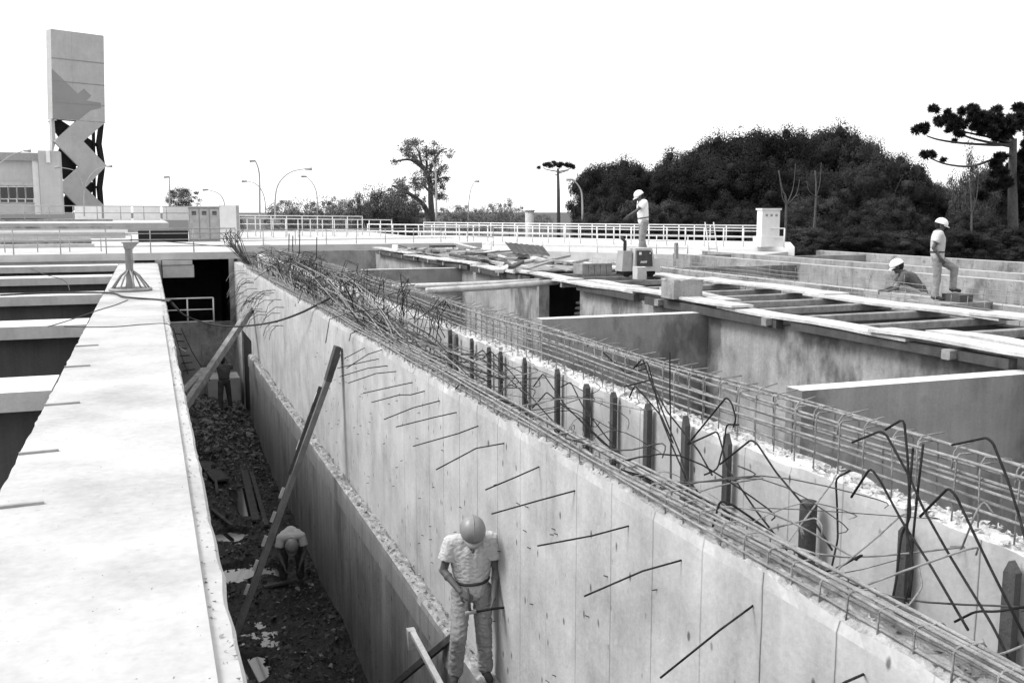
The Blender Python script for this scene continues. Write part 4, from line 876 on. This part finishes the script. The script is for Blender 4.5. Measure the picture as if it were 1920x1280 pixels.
# pale bare trunks in front of the wood
for i, (pts, lb) in enumerate((([(1470, 470), (1474, 385), (1466, 355), (1460, 320)], 'Pale forked trunk in front of the wood right of the white cabinet'), ([(1524, 420), (1530, 370), (1528, 320)], 'Pale slender trunk in front of the wood'), ([(1822, 470), (1822, 400), (1818, 340)], 'Slender trunk in front of the wood under the thin tree'))):
    t = empty('bare_tree', at(*pts[0], Y=64), lb, 'tree', 'pale trunks at the edge of the wood')
    Q = [at(x, y, Y=64) for x, y in pts]; Q[0].z = -3.2; MB().tube(smooth_pts(Q, 4), .12, 7, .04).build('trunk', 'bark', t)
    for (dx, dy) in (((16, -78), (-9, -40), (23, -48)), ((9, -66), (-16, -30)), ((-14, -52), (12, -80), (5, -30)))[i]: MB().tube(smooth_pts([Q[1], at(pts[1][0] + dx * .8, pts[1][1] + dy * .4, Y=64), at(pts[1][0] + dx * 1.1, pts[1][1] + dy, Y=64)], 4), .05, 5, .015).build('limb', 'bark', t)
tree(1815, 275, 70, -3, 'Thin see-through tree rising between the wood and the umbrella pine', CM[0], TK[0], None, .30)
tree(1838, 300, 74, -3, 'Second airy tree just right of the thin see-through tree', CM[1], TK[2], None, .42)
tree(1780, 345, 76, -3, 'Lower airy tree just left of the thin see-through tree', CM[1], TK[3], None, .5)
# hazy background
for i, (px, ty, Y, wd) in enumerate(((432, 385, 150, .7), (535, 367, 150, .9), (575, 372, 150, 1), (618, 363, 155, .9), (655, 366, 150, .9), (925, 378, 170, .9), (955, 370, 170, .8), (868, 378, 160, .8), (905, 388, 165, 1), (985, 392, 180, 1.2), (1015, 398, 190, 1.2), (840, 385, 160, 1))):
    tree(px, ty, Y, -3, ['Hazy grey scrub tree on the horizon left of the gnarled tree', 'hazy grey scrub tree on the horizon right of the gnarled tree'][px > 800].capitalize(), CG[i % 3], TG[i % 2], ['scrub trees left of the gnarled tree', 'scrub trees right of the gnarled tree'][px > 800], wd)
for i, (px, ty) in enumerate(((690, 354), (720, 350), (750, 358), (770, 372))): tree(px, ty, 125, -3, 'Mid-grey dense tree at the foot of the gnarled tree, %s from the left' % ordn[i], CM[i % 2], TG[i % 2], 'dense trees by the gnarled tree', .8)
tree(340, 350, 105, 1.6, 'small dark round tree left of the grey cabinet', CM[1], TG[0], None, 1.5)
# gnarled big tree
Yg = 100
t = empty('gnarled_tree', at(800, 415, Y=Yg), 'big gnarled tree with open crown rising above the bushes', 'tree')
def br(pts, r0, r1, Y=Yg, m='bark'): MB().tube(smooth_pts([at(x, y, Y=Y + rnd.uniform(-.8, .8)) for x, y in pts], 4), r0, 6, r1).build('limb', m, t)
br([(812, 425), (808, 380), (806, 340), (795, 315), (780, 300)], .35, .15); br([(806, 425), (798, 390), (775, 368), (745, 352), (735, 348)], .32, .08); br([(803, 330), (812, 305), (825, 285), (838, 278)], .2, .05)
br([(795, 318), (770, 300), (745, 302), (738, 304)], .16, .06); br([(790, 308), (785, 285), (772, 268)], .15, .04); br([(808, 350), (825, 335), (845, 333)], .15, .04); br([(800, 325), (800, 295), (800, 272)], .14, .05); br([(806, 360), (790, 345), (765, 342)], .15, .05)
r = random.Random(3); V = []; Fc = []
for (cx, cy, rx, ry, nn) in ((775, 280, 28, 18, 900), (812, 280, 18, 16, 500), (800, 300, 26, 14, 500), (830, 330, 17, 20, 600), (795, 330, 25, 12, 400), (770, 345, 30, 12, 800), (840, 288, 8, 8, 120), (742, 303, 6, 4, 70), (820, 355, 16, 16, 400), (745, 358, 22, 12, 500), (760, 375, 40, 18, 1400), (825, 375, 14, 10, 160)):
    for cl in range(max(3, nn // 26)):
        a = r.uniform(0, 6.28); q0 = r.random() ** .5; ccx = cx + rx * q0 * math.cos(a); ccy = cy + ry * q0 * math.sin(a); cY = Yg + r.uniform(-2.2, 2.2)
        for k in range(60):
            p = at(ccx + r.gauss(0, 3.6), ccy + r.gauss(0, 3), Y=cY + r.gauss(0, .3)); n_ = Vector((r.uniform(-1, 1), r.uniform(-1, 1), r.uniform(-1, 1))).normalized(); b_ = n_.orthogonal().normalized(); w_ = n_.cross(b_); l = r.uniform(.05, .11); k0 = len(V)
            V += [p - b_ * l, p + w_ * l * .6, p + b_ * l, p - w_ * l * .6]; Fc.append((k0, k0 + 1, k0 + 2, k0 + 3))
b = MB(); b.v = V; b.f = Fc; b.sm = [False] * len(Fc); b.build('crown', 'leaft', t)
# umbrella pines (araucaria)
def araucaria(lb, Y, trunk, arms, clumps, zb, rt, lf):
    t = empty('umbrella_pine', at(*trunk[0], Y=Y), lb, 'tree')
    Q = [at(x, y, Y=Y) for x, y in trunk]; Q[0].z = zb; MB().tube(Q, rt, 8, rt * .6).build('trunk', 'bark', t)
    for A_ in arms: MB().tube(smooth_pts([at(x, y, Y=Y) for x, y in A_], 4), rt * .3, 5, rt * .12).build('branch', 'bark', t)
    r = random.Random(5); V = []; Fc = []; S = Y / FPX
    for (cx, cy, rr) in clumps:
        c0 = at(cx, cy, Y=Y + r.uniform(-1.5, 1.5)); R0 = rr * S; subs = [(c0 + Vector((r.gauss(0, 1), r.gauss(0, 1), r.gauss(0, .6))) * R0 * .62, R0 * r.uniform(.35, .75)) for _ in range(5)]
        for k in range(int(110 + rr * rr * 8)):
            c, R_ = subs[k % 5]; d = Vector((r.gauss(0, 1), r.gauss(0, 1), r.gauss(.15, .8))).normalized(); q = R_ * r.random() ** .5; p = c + d * q; l = lf * r.uniform(.7, 1.3)
            w_ = d.orthogonal().normalized(); w_.rotate(Matrix.Rotation(r.uniform(0, 6.3), 3, d)); w_ *= .15; k0 = len(V)
            V += [p - d * l * .5, p + w_ * l, p + d * l, p - w_ * l]; Fc.append((k0, k0 + 1, k0 + 2, k0 + 3))
    b = MB(); b.v = V; b.f = Fc; b.sm = [False] * len(Fc); b.build('crown', 'leaf', t)
araucaria('distant umbrella pine with a thin straight trunk and flat crown', 120, [(1048, 420), (1047, 360), (1046, 316)], [[(1047, 322), (1025, 318), (1018, 314)], [(1047, 322), (1065, 318), (1074, 312)], [(1047, 328), (1040, 328)], [(1047, 325), (1058, 322), (1068, 319)]],
          [(1010, 315, 2.5), (1021, 310, 4), (1029, 308, 4.5), (1038, 307, 5), (1047, 308, 5), (1056, 308, 5), (1064, 309, 5), (1071, 311, 5), (1076, 313, 3), (1033, 312, 4), (1050, 313, 4)], -3, .28, .25)
araucaria('big dark umbrella pine reaching in from the right edge with long drooping arms', 68, [(1900, 480), (1899, 400), (1898, 330), (1900, 260)],
          [[(1899, 270), (1865, 272), (1800, 268), (1760, 262), (1738, 255)], [(1899, 290), (1860, 300), (1820, 312), (1775, 308), (1745, 297)], [(1900, 268), (1860, 258), (1820, 250), (1800, 245)], [(1900, 262), (1880, 240), (1850, 228)], [(1899, 275), (1850, 266), (1810, 255), (1780, 235)]],
          [(1725, 245, 13), (1740, 289, 10), (1753, 206, 8), (1758, 225, 10), (1770, 228, 10), (1783, 218, 11), (1790, 235, 13), (1798, 250, 9), (1811, 206, 12), (1820, 215, 14), (1838, 225, 15), (1855, 218, 15), (1870, 205, 9), (1872, 228, 17), (1890, 240, 18), (1905, 225, 20), (1915, 205, 14), (1935, 215, 24), (1850, 245, 14), (1830, 240, 12), (1870, 250, 14), (1885, 262, 12), (1925, 250, 22), (1810, 232, 9), (1777, 245, 4), (1790, 264, 3), (1770, 301, 4),
           (1880, 300, 14), (1895, 315, 18), (1915, 300, 20), (1870, 320, 14), (1855, 345, 14), (1885, 340, 16), (1920, 330, 20), (1848, 365, 12)], -3, .5, .3)
# grass tufts in front
g = MB()
for i in range(1200):
    x = rnd.uniform(24, 33); y = rnd.uniform(61, 64); g.add([(x - .03, y, -3), (x + .03, y, -3), (x + rnd.uniform(-.3, .3), y + rnd.uniform(-.2, .2), -3 + rnd.uniform(.3, 1.2))], [(0, 1, 2)])
tag(g.build('tall_grass', 'leafm'), 'tall grass at the foot of the wood', 'grass', kind='stuff')
# ---------------------------------------------------------------- people
def capsule(b, p, q, r0, r1, n=12):
    """closed tapered capsule"""
    p, q = Vector(p), Vector(q); d = (q - p); L = d.length
    d = d / L if L > 1e-5 else Vector((0, 0, 1)); u = d.orthogonal().normalized(); w = d.cross(u)
    rings = []
    for i in range(4): a = math.pi / 2 * (i + 1) / 4.0 ; rings.append((p - d * r0 * math.cos(a), r0 * math.sin(a)))
    for i in range(4): a = math.pi / 2 * i / 4.0; rings.append((q + d * r1 * math.sin(a), r1 * math.cos(a)))
    vs = [p - d * r0]; 
    for c, r in rings:
        for j in range(n):
            a = 2 * math.pi * j / n; vs.append(c + (u * math.cos(a) + w * math.sin(a)) * r)
    vs.append(q + d * r1); m = len(rings); e = len(vs) - 1
    fs = [(0, 1 + (j + 1) % n, 1 + j) for j in range(n)]
    for i in range(m - 1):
        for j in range(n): fs.append((1 + i * n + j, 1 + i * n + (j + 1) % n, 1 + (i + 1) * n + (j + 1) % n, 1 + (i + 1) * n + j))
    fs += [(e, 1 + (m - 1) * n + j, 1 + (m - 1) * n + (j + 1) % n) for j in range(n)]
    b.add(vs, fs, True)
def ellipsoid(b, c, rx, ry, rz, rot=None, n=16, m=10):
    vs = []; rot = rot or Matrix.Identity(3); c = Vector(c)
    for i in range(1, m):
        for j in range(n):
            a, e = 2 * math.pi * j / n, math.pi * i / m - math.pi / 2
            vs.append(c + rot @ Vector((rx * math.cos(e) * math.cos(a), ry * math.cos(e) * math.sin(a), rz * math.sin(e))))
    k = len(vs); vs += [c + rot @ Vector((0, 0, -rz)), c + rot @ Vector((0, 0, rz))]
    fs = [(i * n + j, i * n + (j + 1) % n, (i + 1) * n + (j + 1) % n, (i + 1) * n + j) for i in range(m - 2) for j in range(n)]
    fs += [(k, (j + 1) % n, j) for j in range(n)] + [(k + 1, (m - 2) * n + j, (m - 2) * n + (j + 1) % n) for j in range(n)]
    b.add(vs, fs, True)
def fuse(b, name, m, parent, vox, wrinkle=0.0, wsc=14, smooth=2, seed=0):
    """voxel-fuse overlapping closed shapes into one continuous skin"""
    me = bpy.data.meshes.new('tmp'); me.from_pydata(b.v, [], b.f); o = bpy.data.objects.new('tmp', me); COL.objects.link(o)
    r = o.modifiers.new('r', 'REMESH'); r.mode = 'VOXEL'; r.voxel_size = vox
    s = o.modifiers.new('s', 'SMOOTH'); s.iterations = smooth; s.factor = .5
    dg = bpy.context.evaluated_depsgraph_get(); dg.update(); ev = bpy.data.meshes.new_from_object(o.evaluated_get(dg))
    bpy.data.objects.remove(o); ev.name = name
    if wrinkle:
        ns = [v.normal.copy() for v in ev.vertices]
        for v, nn in zip(ev.vertices, ns):
            q = Vector((v.co.x * wsc, v.co.y * wsc, v.co.z * wsc * 1.6)) + Vector((seed, 0, 0))
            f = 1 - 2 * abs(noise.noise(q)); g_ = noise.noise(q * 2.3)
            v.co += nn * wrinkle * (f * .9 + g_ * .5 - .4)
    o0 = parent['_w']
    ev.transform(Matrix.Translation(-Vector(o0))); ev.polygons.foreach_set('use_smooth', [True] * len(ev.polygons))
    ev.materials.clear(); ev.materials.append(M[m]); o = bpy.data.objects.new(name, ev); COL.objects.link(o); o.parent = parent; o['_w'] = Vector(o0); return o
def hand(b, w, d, pn, side, curl, sc=1.0):
    """wrist w, direction d, palm normal pn, side vector towards the thumb"""
    d = Vector(d).normalized(); pn = Vector(pn); pn = (pn - d * pn.dot(d)).normalized(); th = d.cross(pn) * side; w = Vector(w)
    for k in (-.028, -.01, .01, .028): capsule(b, w + th * k * .6 * sc, w + d * .088 * sc + th * k * sc, .013 * sc, .012 * sc, 8)
    for k, L in ((.031, .072), (.011, .082), (-.010, .076), (-.030, .058)):
        p = w + d * .09 * sc + th * k * sc; a = 0; q = p
        for j, fr in enumerate((.45, .32, .25)):
            a += curl * (.7 if j == 0 else 1.0); dd = d * math.cos(a) + pn * math.sin(a); q2 = q + dd * L * fr * sc
            capsule(b, q, q2, (.0092 - j * .0007) * sc, (.0088 - j * .0007) * sc, 8); q = q2
    p = w + d * .025 * sc + th * .028 * sc; q = p + (d * .55 + th * .75 + pn * .35).normalized() * .042 * sc; capsule(b, p, q, .0125 * sc, .011 * sc, 8)
    q2 = q + (d * .85 + th * .1 + pn * .6 * (.5 + curl)).normalized() * .034 * sc; capsule(b, q, q2, .0108 * sc, .0092 * sc, 8)
def person(loc, head, label, J, vox=.014, hat='hat', shirt='shirt', trou='trou', scale=1.0, bare=False, hands=(.5, .5), group=None, hpn=None):
    """J: joints in body space, x to the right, y forward, z up, metres above the sole"""
    R = Matrix.Rotation(head, 3, 'Z'); loc = Vector(loc)
    J = {k: loc + R @ (Vector(v) * scale) for k, v in J.items()}
    t = empty('person', loc, label, 'person', group)
    pel, che, nek, hd = J['pelvis'], J['chest'], J['neck'], J['head']
    sL, sR = J['shL'], J['shR']; hL, hR = J['hipL'], J['hipR']; ac = (sR - sL).normalized(); up = (nek - pel).normalized(); fwd = up.cross(ac).normalized()
    S = scale
    # ---- body: one continuous skin
    b = MB(); capsule(b, pel, che, .11 * S, .12 * S)
    for s2, h2 in ((sL, hL), (sR, hR)): capsule(b, che.lerp(s2, .5), pel.lerp(h2, .5), .09 * S, .095 * S)
    capsule(b, sL.lerp(sR, .12), sL.lerp(sR, .88), .06 * S, .06 * S); capsule(b, che, nek, .085 * S, .055 * S); capsule(b, nek, hd - (hd - nek) * .15, .056 * S, .052 * S)
    hu = (hd - nek).normalized(); hf = J.get('face'); hf = (hf - hd).normalized() if hf is not None else fwd
    hf = (hf - hu * hf.dot(hu) * .0).normalized(); hr = hf.cross(hu).normalized() if hf.cross(hu).length > .1 else ac
    hz = hr.cross(hf).normalized(); HR = Matrix((hr, hf, hz)).transposed()
    def H(x, y, z): return hd + HR @ (Vector((x, y, z)) * S)
    ellipsoid(b, H(0, -.005, .02), .076 * S, .096 * S, .10 * S, HR); ellipsoid(b, H(0, .03, -.05), .057 * S, .062 * S, .07 * S, HR)
    capsule(b, H(0, .092, .005), H(0, .108, -.028), .010 * S, .014 * S, 8); capsule(b, H(-.022, .083, -.060), H(.022, .083, -.060), .009 * S, .009 * S, 8)
    capsule(b, H(-.03, .084, .022), H(.03, .084, .022), .013 * S, .013 * S, 8); capsule(b, H(0, .07, -.098), H(0, .074, -.092), .02 * S, .018 * S, 8)
    for s2 in (-1, 1): ellipsoid(b, H(.078 * s2, -.005, -.012), .011 * S, .02 * S, .032 * S, HR, 8, 6)
    for X in 'LR':
        capsule(b, J['sh' + X], J['el' + X], .047 * S, .039 * S); capsule(b, J['el' + X], J['wr' + X], .040 * S, .026 * S); m2 = J['el' + X].lerp(J['wr' + X], .28); capsule(b, m2, m2, .044 * S, .044 * S)
        capsule(b, J['hip' + X], J['kn' + X], .082 * S, .055 * S); capsule(b, J['kn' + X], J['an' + X], .056 * S, .038 * S)
        dd = (J['wr' + X] - J['el' + X]).normalized(); hd2 = J.get('hd' + X); dd = (hd2 - J['wr' + X]).normalized() if hd2 is not None else dd
        pn = (R @ Vector(hpn[X])) if hpn else (fwd * .4 - ac * (1 if X == 'R' else -1))
        hand(b, J['wr' + X], dd, pn, 1 if X == 'L' else -1, hands[X == 'R'], S)
    fuse(b, 'body', 'skin', t, vox * .6, smooth=1)
    # eyes
    for s2 in (-1, 1):
        e = MB(); ellipsoid(e, H(.029 * s2, .088, .004), .012 * S, .008 * S, .008 * S, HR, 8, 6); e.build('eye', 'hair', t)
    if hat != 'hair' :
        e = MB(); capsule(e, H(0, -.04, -.02), H(0, -.06, .03), .075 * S, .08 * S); e.build('hair', 'hair', t)
    else:
        e = MB(); ellipsoid(e, H(0, -.02, .045), .086 * S, .10 * S, .095 * S, HR); ellipsoid(e, H(0, -.045, -.005), .078 * S, .075 * S, .08 * S, HR); fuse(e, 'hair', 'hair', t, .012, .004, 40)
    # ---- shirt
    if not bare:
        b = MB(); g_ = .022 * S
        capsule(b, pel + up * .02, che, .108 * S + g_, .122 * S + g_)
        for s2, h2 in ((sL, hL), (sR, hR)):
            capsule(b, che.lerp(s2, .55), pel.lerp(h2, .5) + up * .02, .095 * S + g_, .084 * S + g_); capsule(b, che.lerp(s2, .2) + fwd * .03, pel.lerp(h2, .2) + fwd * .02, .1 * S + g_, .1 * S + g_)
        capsule(b, sL.lerp(sR, .06), sL.lerp(sR, .94), .062 * S + g_, .062 * S + g_); capsule(b, che, nek.lerp(che, .2), .09 * S + g_, .062 * S + g_)
        for X in 'LR': capsule(b, J['sh' + X], J['sh' + X].lerp(J['el' + X], .35), .058 * S + g_, .058 * S + g_)
        for X in 'LR':
            q = J['sh' + X].lerp(J['el' + X], .62); p = J['sh' + X].lerp(J['el' + X], .3); d2 = (q - p).normalized(); u2 = d2.orthogonal().normalized(); w2 = d2.cross(u2)
            vs = [c + (u2 * math.cos(a) + w2 * math.sin(a)) * rr for c, rr in ((p, .06 * S + g_), (q, .062 * S + g_)) for a in [2 * math.pi * j / 14 for j in range(14)]]
            b.add(vs, [(j, (j + 1) % 14, (j + 1) % 14 + 14, j + 14) for j in range(14)] + [tuple(range(14))[::-1], tuple(range(14, 28))], True)
        sh = fuse(b, 'shirt', shirt, t, vox * .8, .007 * S, 19, 2, seed=loc.x)
        # open neck and pocket laid onto the cloth
        from mathutils.bvhtree import BVHTree
        bv = BVHTree.FromPolygons([v.co.copy() for v in sh.data.vertices], [tuple(p.vertices) for p in sh.data.polygons]); w0 = Vector(sh['_w'])
        def patch(a, b_, c_, d_, off, nm, mt):
            g3 = MB(); N = 6
            for k in range(2):
                for i in range(N + 1):
                    for j in range(N + 1):
                        p = a.lerp(b_, i / N).lerp(d_.lerp(c_, i / N), j / N); h3 = bv.ray_cast(p + fwd * .4 - w0, -fwd)
                        g3.v.append((h3[0] + w0 if h3[0] is not None and (h3[0] + w0 - p).length < .2 else p) + fwd * (off if k else -.004))
            n1 = (N + 1) ** 2
            for i in range(N):
                for j in range(N):
                    q = i * (N + 1) + j; f4 = (q, q + 1, q + N + 2, q + N + 1); g3.f += [f4, tuple(x + n1 for x in f4[::-1])]; g3.sm += [True, True]
            g3.build(nm, mt, t)
        vb = che.lerp(nek, .35); vt = nek.lerp(che, .12)
        patch(vt - ac * .05 * S, vt + ac * .05 * S, vb + ac * .006, vb - ac * .006, .004, 'open_neck', 'skin')
        pc = che - ac * .085 * S; patch(pc - ac * .045 * S + up * .03, pc + ac * .045 * S + up * .03, pc + ac * .045 * S - up * .075, pc - ac * .045 * S - up * .075, .007, 'pocket', shirt)
        # collar flaps
        for s2 in (-1, 1):
            c = MB(); p = nek + fwd * .055 * S + ac * .035 * s2 * S; q = nek + ac * .07 * s2 * S - up * .01; rr = che.lerp(nek, .55) + fwd * .125 * S + ac * .035 * s2 * S
            c.add([p + fwd * .02, q + up * .02, rr, p + fwd * .012, q, rr - fwd * .012], [(0, 1, 2), (5, 4, 3), (0, 3, 4, 1), (1, 4, 5, 2), (2, 5, 3, 0)]); c.build('collar', shirt, t)
    # ---- trousers
    b = MB(); g_ = .013 * S
    capsule(b, hL, hR, .098 * S + g_ * .6, .098 * S + g_ * .6); capsule(b, pel.lerp(hL, .5), pel + up * .06, .1 * S + g_ * .4, .108 * S + g_ * .4); capsule(b, pel.lerp(hR, .5), pel + up * .06, .1 * S + g_ * .4, .108 * S + g_ * .4)
    for X in 'LR':
        capsule(b, J['hip' + X], J['kn' + X], .088 * S + g_, .068 * S + g_); q = J['an' + X]; p = J['kn' + X]; capsule(b, p, p.lerp(q, .5), .068 * S + g_, .062 * S + g_ * .9); capsule(b, p.lerp(q, .5), p.lerp(q, .92), .062 * S + g_ * .9, .062 * S + g_)
    fuse(b, 'trousers', trou, t, vox * .8, .009 * S, 15, 2, seed=loc.y)
    c = MB(); cc = pel + up * .085; ring = []
    for j in range(25): a = 2 * math.pi * j / 24; ring.append(cc + ac * math.cos(a) * .166 * S + fwd * math.sin(a) * .140 * S)
    c.tube(ring, .016 * S, 6); c.build('belt', 'boot', t)
    for X in 'LR':
        b = MB(); an = J['an' + X]; to = J['to' + X]; dn = Vector((0, 0, -.03 * S))
        capsule(b, an, an + dn, .05 * S, .045 * S); capsule(b, an + (an - to) * .25 + dn * .8, to.lerp(an, .15), .038 * S, .04 * S); fuse(b, 'boot', 'boot', t, vox, smooth=1)
    if hat != 'hair':
        b = MB(); n = 28; vs = []; fs = []; prof = [(0, .128), (.035, .126), (.07, .112), (.098, .084), (.116, .048), (.124, .012), (.128, -.0), (.118, .0), (.105, .055), (.07, .10), (0, .118)]
        for r_, z in prof:
            for j in range(n):
                a = 2 * math.pi * j / n; vs.append(H(r_ * .98 * math.cos(a), r_ * 1.10 * math.sin(a) - .005, z + .03))
        m = len(prof); fs = [(i * n + j, i * n + (j + 1) % n, (i + 1) * n + (j + 1) % n, (i + 1) * n + j) for i in range(m - 1) for j in range(n)]
        b.add(vs, fs, True); h_ = b.build('helmet', hat, t)
        c = MB(); vs = []; K = 13
        for i in range(K):
            a = math.pi * (.12 + .76 * i / (K - 1)); w_ = math.sin((a - .12 * math.pi) / .76)
            x, y = math.cos(a), math.sin(a)
            vs += [H(.105 * x, .128 * y, .03), H(.118 * x, .132 * y + .055 * max(0, w_), .012), H(.118 * x, .132 * y + .055 * max(0, w_), .006), H(.105 * x, .128 * y, .022)]
        fs = [(i * 4 + j, i * 4 + (j + 1) % 4, (i + 1) * 4 + (j + 1) % 4, (i + 1) * 4 + j) for i in range(K - 1) for j in range(4)] + [(0, 1, 2, 3), ((K - 1) * 4 + 3, (K - 1) * 4 + 2, (K - 1) * 4 + 1, (K - 1) * 4)]
        c.add(vs, fs, True); c.build('brim', hat, h_)
        rb = MB(); rb.tube([H(0, 1.10 * .122 * math.cos(a) - .005, .034 + .126 * math.sin(a)) for a in [math.pi * (.06 + .88 * i / 12) for i in range(13)]], .007 * S, 6); rb.build('crest', hat, h_)
    return t, J
BASE = dict(pelvis=(0, 0, .95), chest=(0, .0, 1.27), neck=(0, -.01, 1.46), head=(0, .02, 1.60), shL=(-.185, -.01, 1.41), shR=(.185, -.01, 1.41), elL=(-.25, -.02, 1.12), elR=(.25, -.02, 1.12), wrL=(-.27, .05, .86), wrR=(.27, .05, .86),
            hipL=(-.095, 0, .90), hipR=(.095, 0, .90), knL=(-.11, .02, .49), knR=(.11, .02, .49), anL=(-.12, 0, .09), anR=(.12, 0, .09), toL=(-.15, .16, .04), toR=(.15, .16, .04))
def pose(**k): d = dict(BASE); d.update(k); return d
# foreground worker on the ledge, looking down at his hands
q = at(895, 1262, Z=-2.60)
PF, J = person((2.77, q.y - .05, -2.61), math.pi - .22, 'Worker in a pale shirt and grey helmet standing on the ledge, looking down',
    pose(pelvis=(0, -.02, .93), chest=(0, -.03, 1.26), neck=(.0, .02, 1.44), head=(.0, .125, 1.535), face=(.0, .23, 1.42), shL=(-.20, -.01, 1.40), shR=(.20, .0, 1.385),
         elR=(.275, .02, 1.12), wrR=(.13, .25, .99), elL=(-.235, .03, 1.10), wrL=(-.19, .20, .89), hdR=(.05, .30, .95), hdL=(-.15, .26, .79),
         hipL=(-.10, -.02, .89), hipR=(.10, 0, .89), knR=(.15, .20, .52), anR=(.17, .06, .09), toR=(.20, .2, .04), knL=(-.11, .06, .49), anL=(-.13, .02, .09), toL=(-.16, .17, .04)), vox=.011, hat='hatg', hands=(.75, .8),
    hpn={'R': (-.6, -.2, -.5), 'L': (.8, .1, -.1)}, scale=.99)
wR = J['wrR'] + (J['hdR'] - J['wrR']).normalized() * .1; wL = J['wrL'] + (J['hdL'] - J['wrL']).normalized() * .1
g = MB(); g.tube([wR + Vector((-.02, -.02, .10)), wR + Vector((0, -.025, -.13))], .013, 8); t = empty('hammer', wR, 'small hammer in the right hand of the worker on the ledge', 'hammer'); g.build('handle', 'woodd', t)
MB().bar(wR + Vector((-.045, -.025, -.14)), wR + Vector((.055, -.025, -.13)), .035, .035, bev=.008).build('hammer_head', 'steel', t)
g = MB(); g.tube([wL + Vector((-.19, -.03, .0)), wL + Vector((0, -.03, .01)), wL + Vector((.16, .0, -.01)), wL + Vector((.2, .01, -.02))], .012, 7); simple('steel_chisel', 'short bar held low in the left hand of the worker on the ledge', 'chisel', g, 'rust')
# worker bending in the channel
q = at(548, 1092, Z=-5.08)
person((q.x, q.y, -5.1), math.pi - .1, 'Worker in a pale shirt bent double on the dark channel floor', pose(pelvis=(0, -.22, .86), chest=(0, .10, 1.02), neck=(0, .30, .98), head=(.0, .42, .88), face=(0, .46, .72), shL=(-.19, .24, 1.0), shR=(.19, .24, 1.0), elL=(-.24, .30, .72), elR=(.24, .30, .72),
       wrL=(-.14, .42, .50), wrR=(.14, .42, .50), hdL=(-.12, .47, .4), hdR=(.12, .47, .4), hipL=(-.1, -.2, .83), hipR=(.1, -.2, .83), knL=(-.15, -.02, .46), knR=(.15, -.02, .46), anL=(-.16, -.08, .09), anR=(.16, -.08, .09), toL=(-.18, .08, .04), toR=(.18, .08, .04)), hat='hatg', trou='troud')
# far worker on the rubble, arms raised
q = at(428, 792, Z=-4.6)
person((q.x, 32.2, mudz(q.x, 32.2) - .05), .15, 'Far worker in dark clothes reaching up on the rubble at the channel end', pose(head=(-.03, .0, 1.6), elL=(-.16, .22, 1.50), wrL=(-.02, .26, 1.72), elR=(.30, .14, 1.30), wrR=(.12, .26, 1.62), hdL=(0, .27, 1.85), hdR=(.08, .27, 1.76), anL=(-.16, -.1, .09), anR=(.2, .12, .09), knL=(-.13, -.02, .48), knR=(.16, .1, .48)),
       hat='hair', shirt='shirtd', trou='troud', vox=.02)
# worker standing on the machine, facing left
q = (MACH[0] + 1.62, MACH[1] + 1.55, .60)
tag(rough_block(q[0] - .35, q[0] + .35, q[1] - .35, q[1] + .35, .19, .595, .008, 9).build('concrete_block', 'beam'), 'concrete block under the worker behind the white machine', 'block')
person(q, math.radians(80), 'Worker in a white shirt standing behind the white machine, head bowed', pose(chest=(0, .03, 1.27), neck=(0, .07, 1.45), head=(0, .13, 1.565), face=(0, .24, 1.50), shL=(-.17, .04, 1.41), shR=(.17, .05, 1.41), elL=(-.22, .26, 1.2), wrL=(-.18, .47, 1.07), hdL=(-.17, .55, .98), elR=(.23, -.05, 1.12), wrR=(.24, -.02, .87),
       knL=(-.09, .07, .48), anL=(-.1, .10, .09), toL=(-.1, .25, .04), knR=(.1, .0, .49), anR=(.1, -.10, .09), toR=(.12, .06, .04)), shirt='shirtw', vox=.016, scale=1.08)
# right standing worker, one foot raised, facing right
q = at(1752, 563, Z=0); Xp = 16.76
person((q.x, q.y, .0), math.radians(-128), 'Worker in a white helmet standing on the right with one foot raised', pose(neck=(0, .0, 1.46), head=(0, .045, 1.59), face=(0, .16, 1.55), shL=(-.17, -.02, 1.41), shR=(.17, .02, 1.41), elR=(.22, -.1, 1.13), wrR=(.22, .06, .90), hdR=(.2, .12, .82), elL=(-.22, .04, 1.12), wrL=(-.2, .16, .9),
       knR=(.09, .02, .49), anR=(.09, -.01, .09), hipL=(-.095, .02, .9), knL=(-.12, .37, .68), anL=(-.12, .36, .25), toL=(-.12, .52, .20)), vox=.016)
tag(MB().box(q.x - .5, q.x + .9, q.y - .7, q.y + .35, -5.2, -.0).build('pier', 'wallX'), 'concrete pier top under the worker standing on the right', 'pier')
tag(MB().box(q.x + .1, q.x + .45, q.y - .6, q.y - .1, .0, .155).build('support_block', 'woodd'), 'block under the raised foot of the worker on the right', 'block')
# crouching worker
q2 = at(1704, 578, Z=-.45)
person((q2.x, q2.y, -.56), math.radians(55), 'Crouching worker in a white helmet, hunched over the reinforcing mesh', pose(pelvis=(0, -.22, .38), chest=(0, .0, .66), neck=(0, .17, .79), head=(0, .25, .90), face=(0, .38, .83), shL=(-.18, .12, .74), shR=(.18, .12, .74), elL=(-.25, .26, .50), wrL=(-.14, .46, .42), elR=(.25, .26, .5), wrR=(.14, .48, .42),
       hdL=(-.12, .56, .40), hdR=(.12, .58, .38), hipL=(-.1, -.22, .34), hipR=(.1, -.22, .34), knL=(-.2, .2, .52), knR=(.2, .2, .5), anL=(-.17, -.06, .1), anR=(.17, -.06, .1), toL=(-.19, .1, .04), toR=(.19, .1, .04)), shirt='shirtd', vox=.016, scale=1.24)
tag(MB().box(q2.x - .55, q2.x + .5, q2.y - .35, q2.y + .35, -5.2, -.56).build('pier', 'wallX'), 'concrete pier top under the crouching worker', 'pier')
for o in bpy.data.objects:
    if '_w' in o: del o['_w']
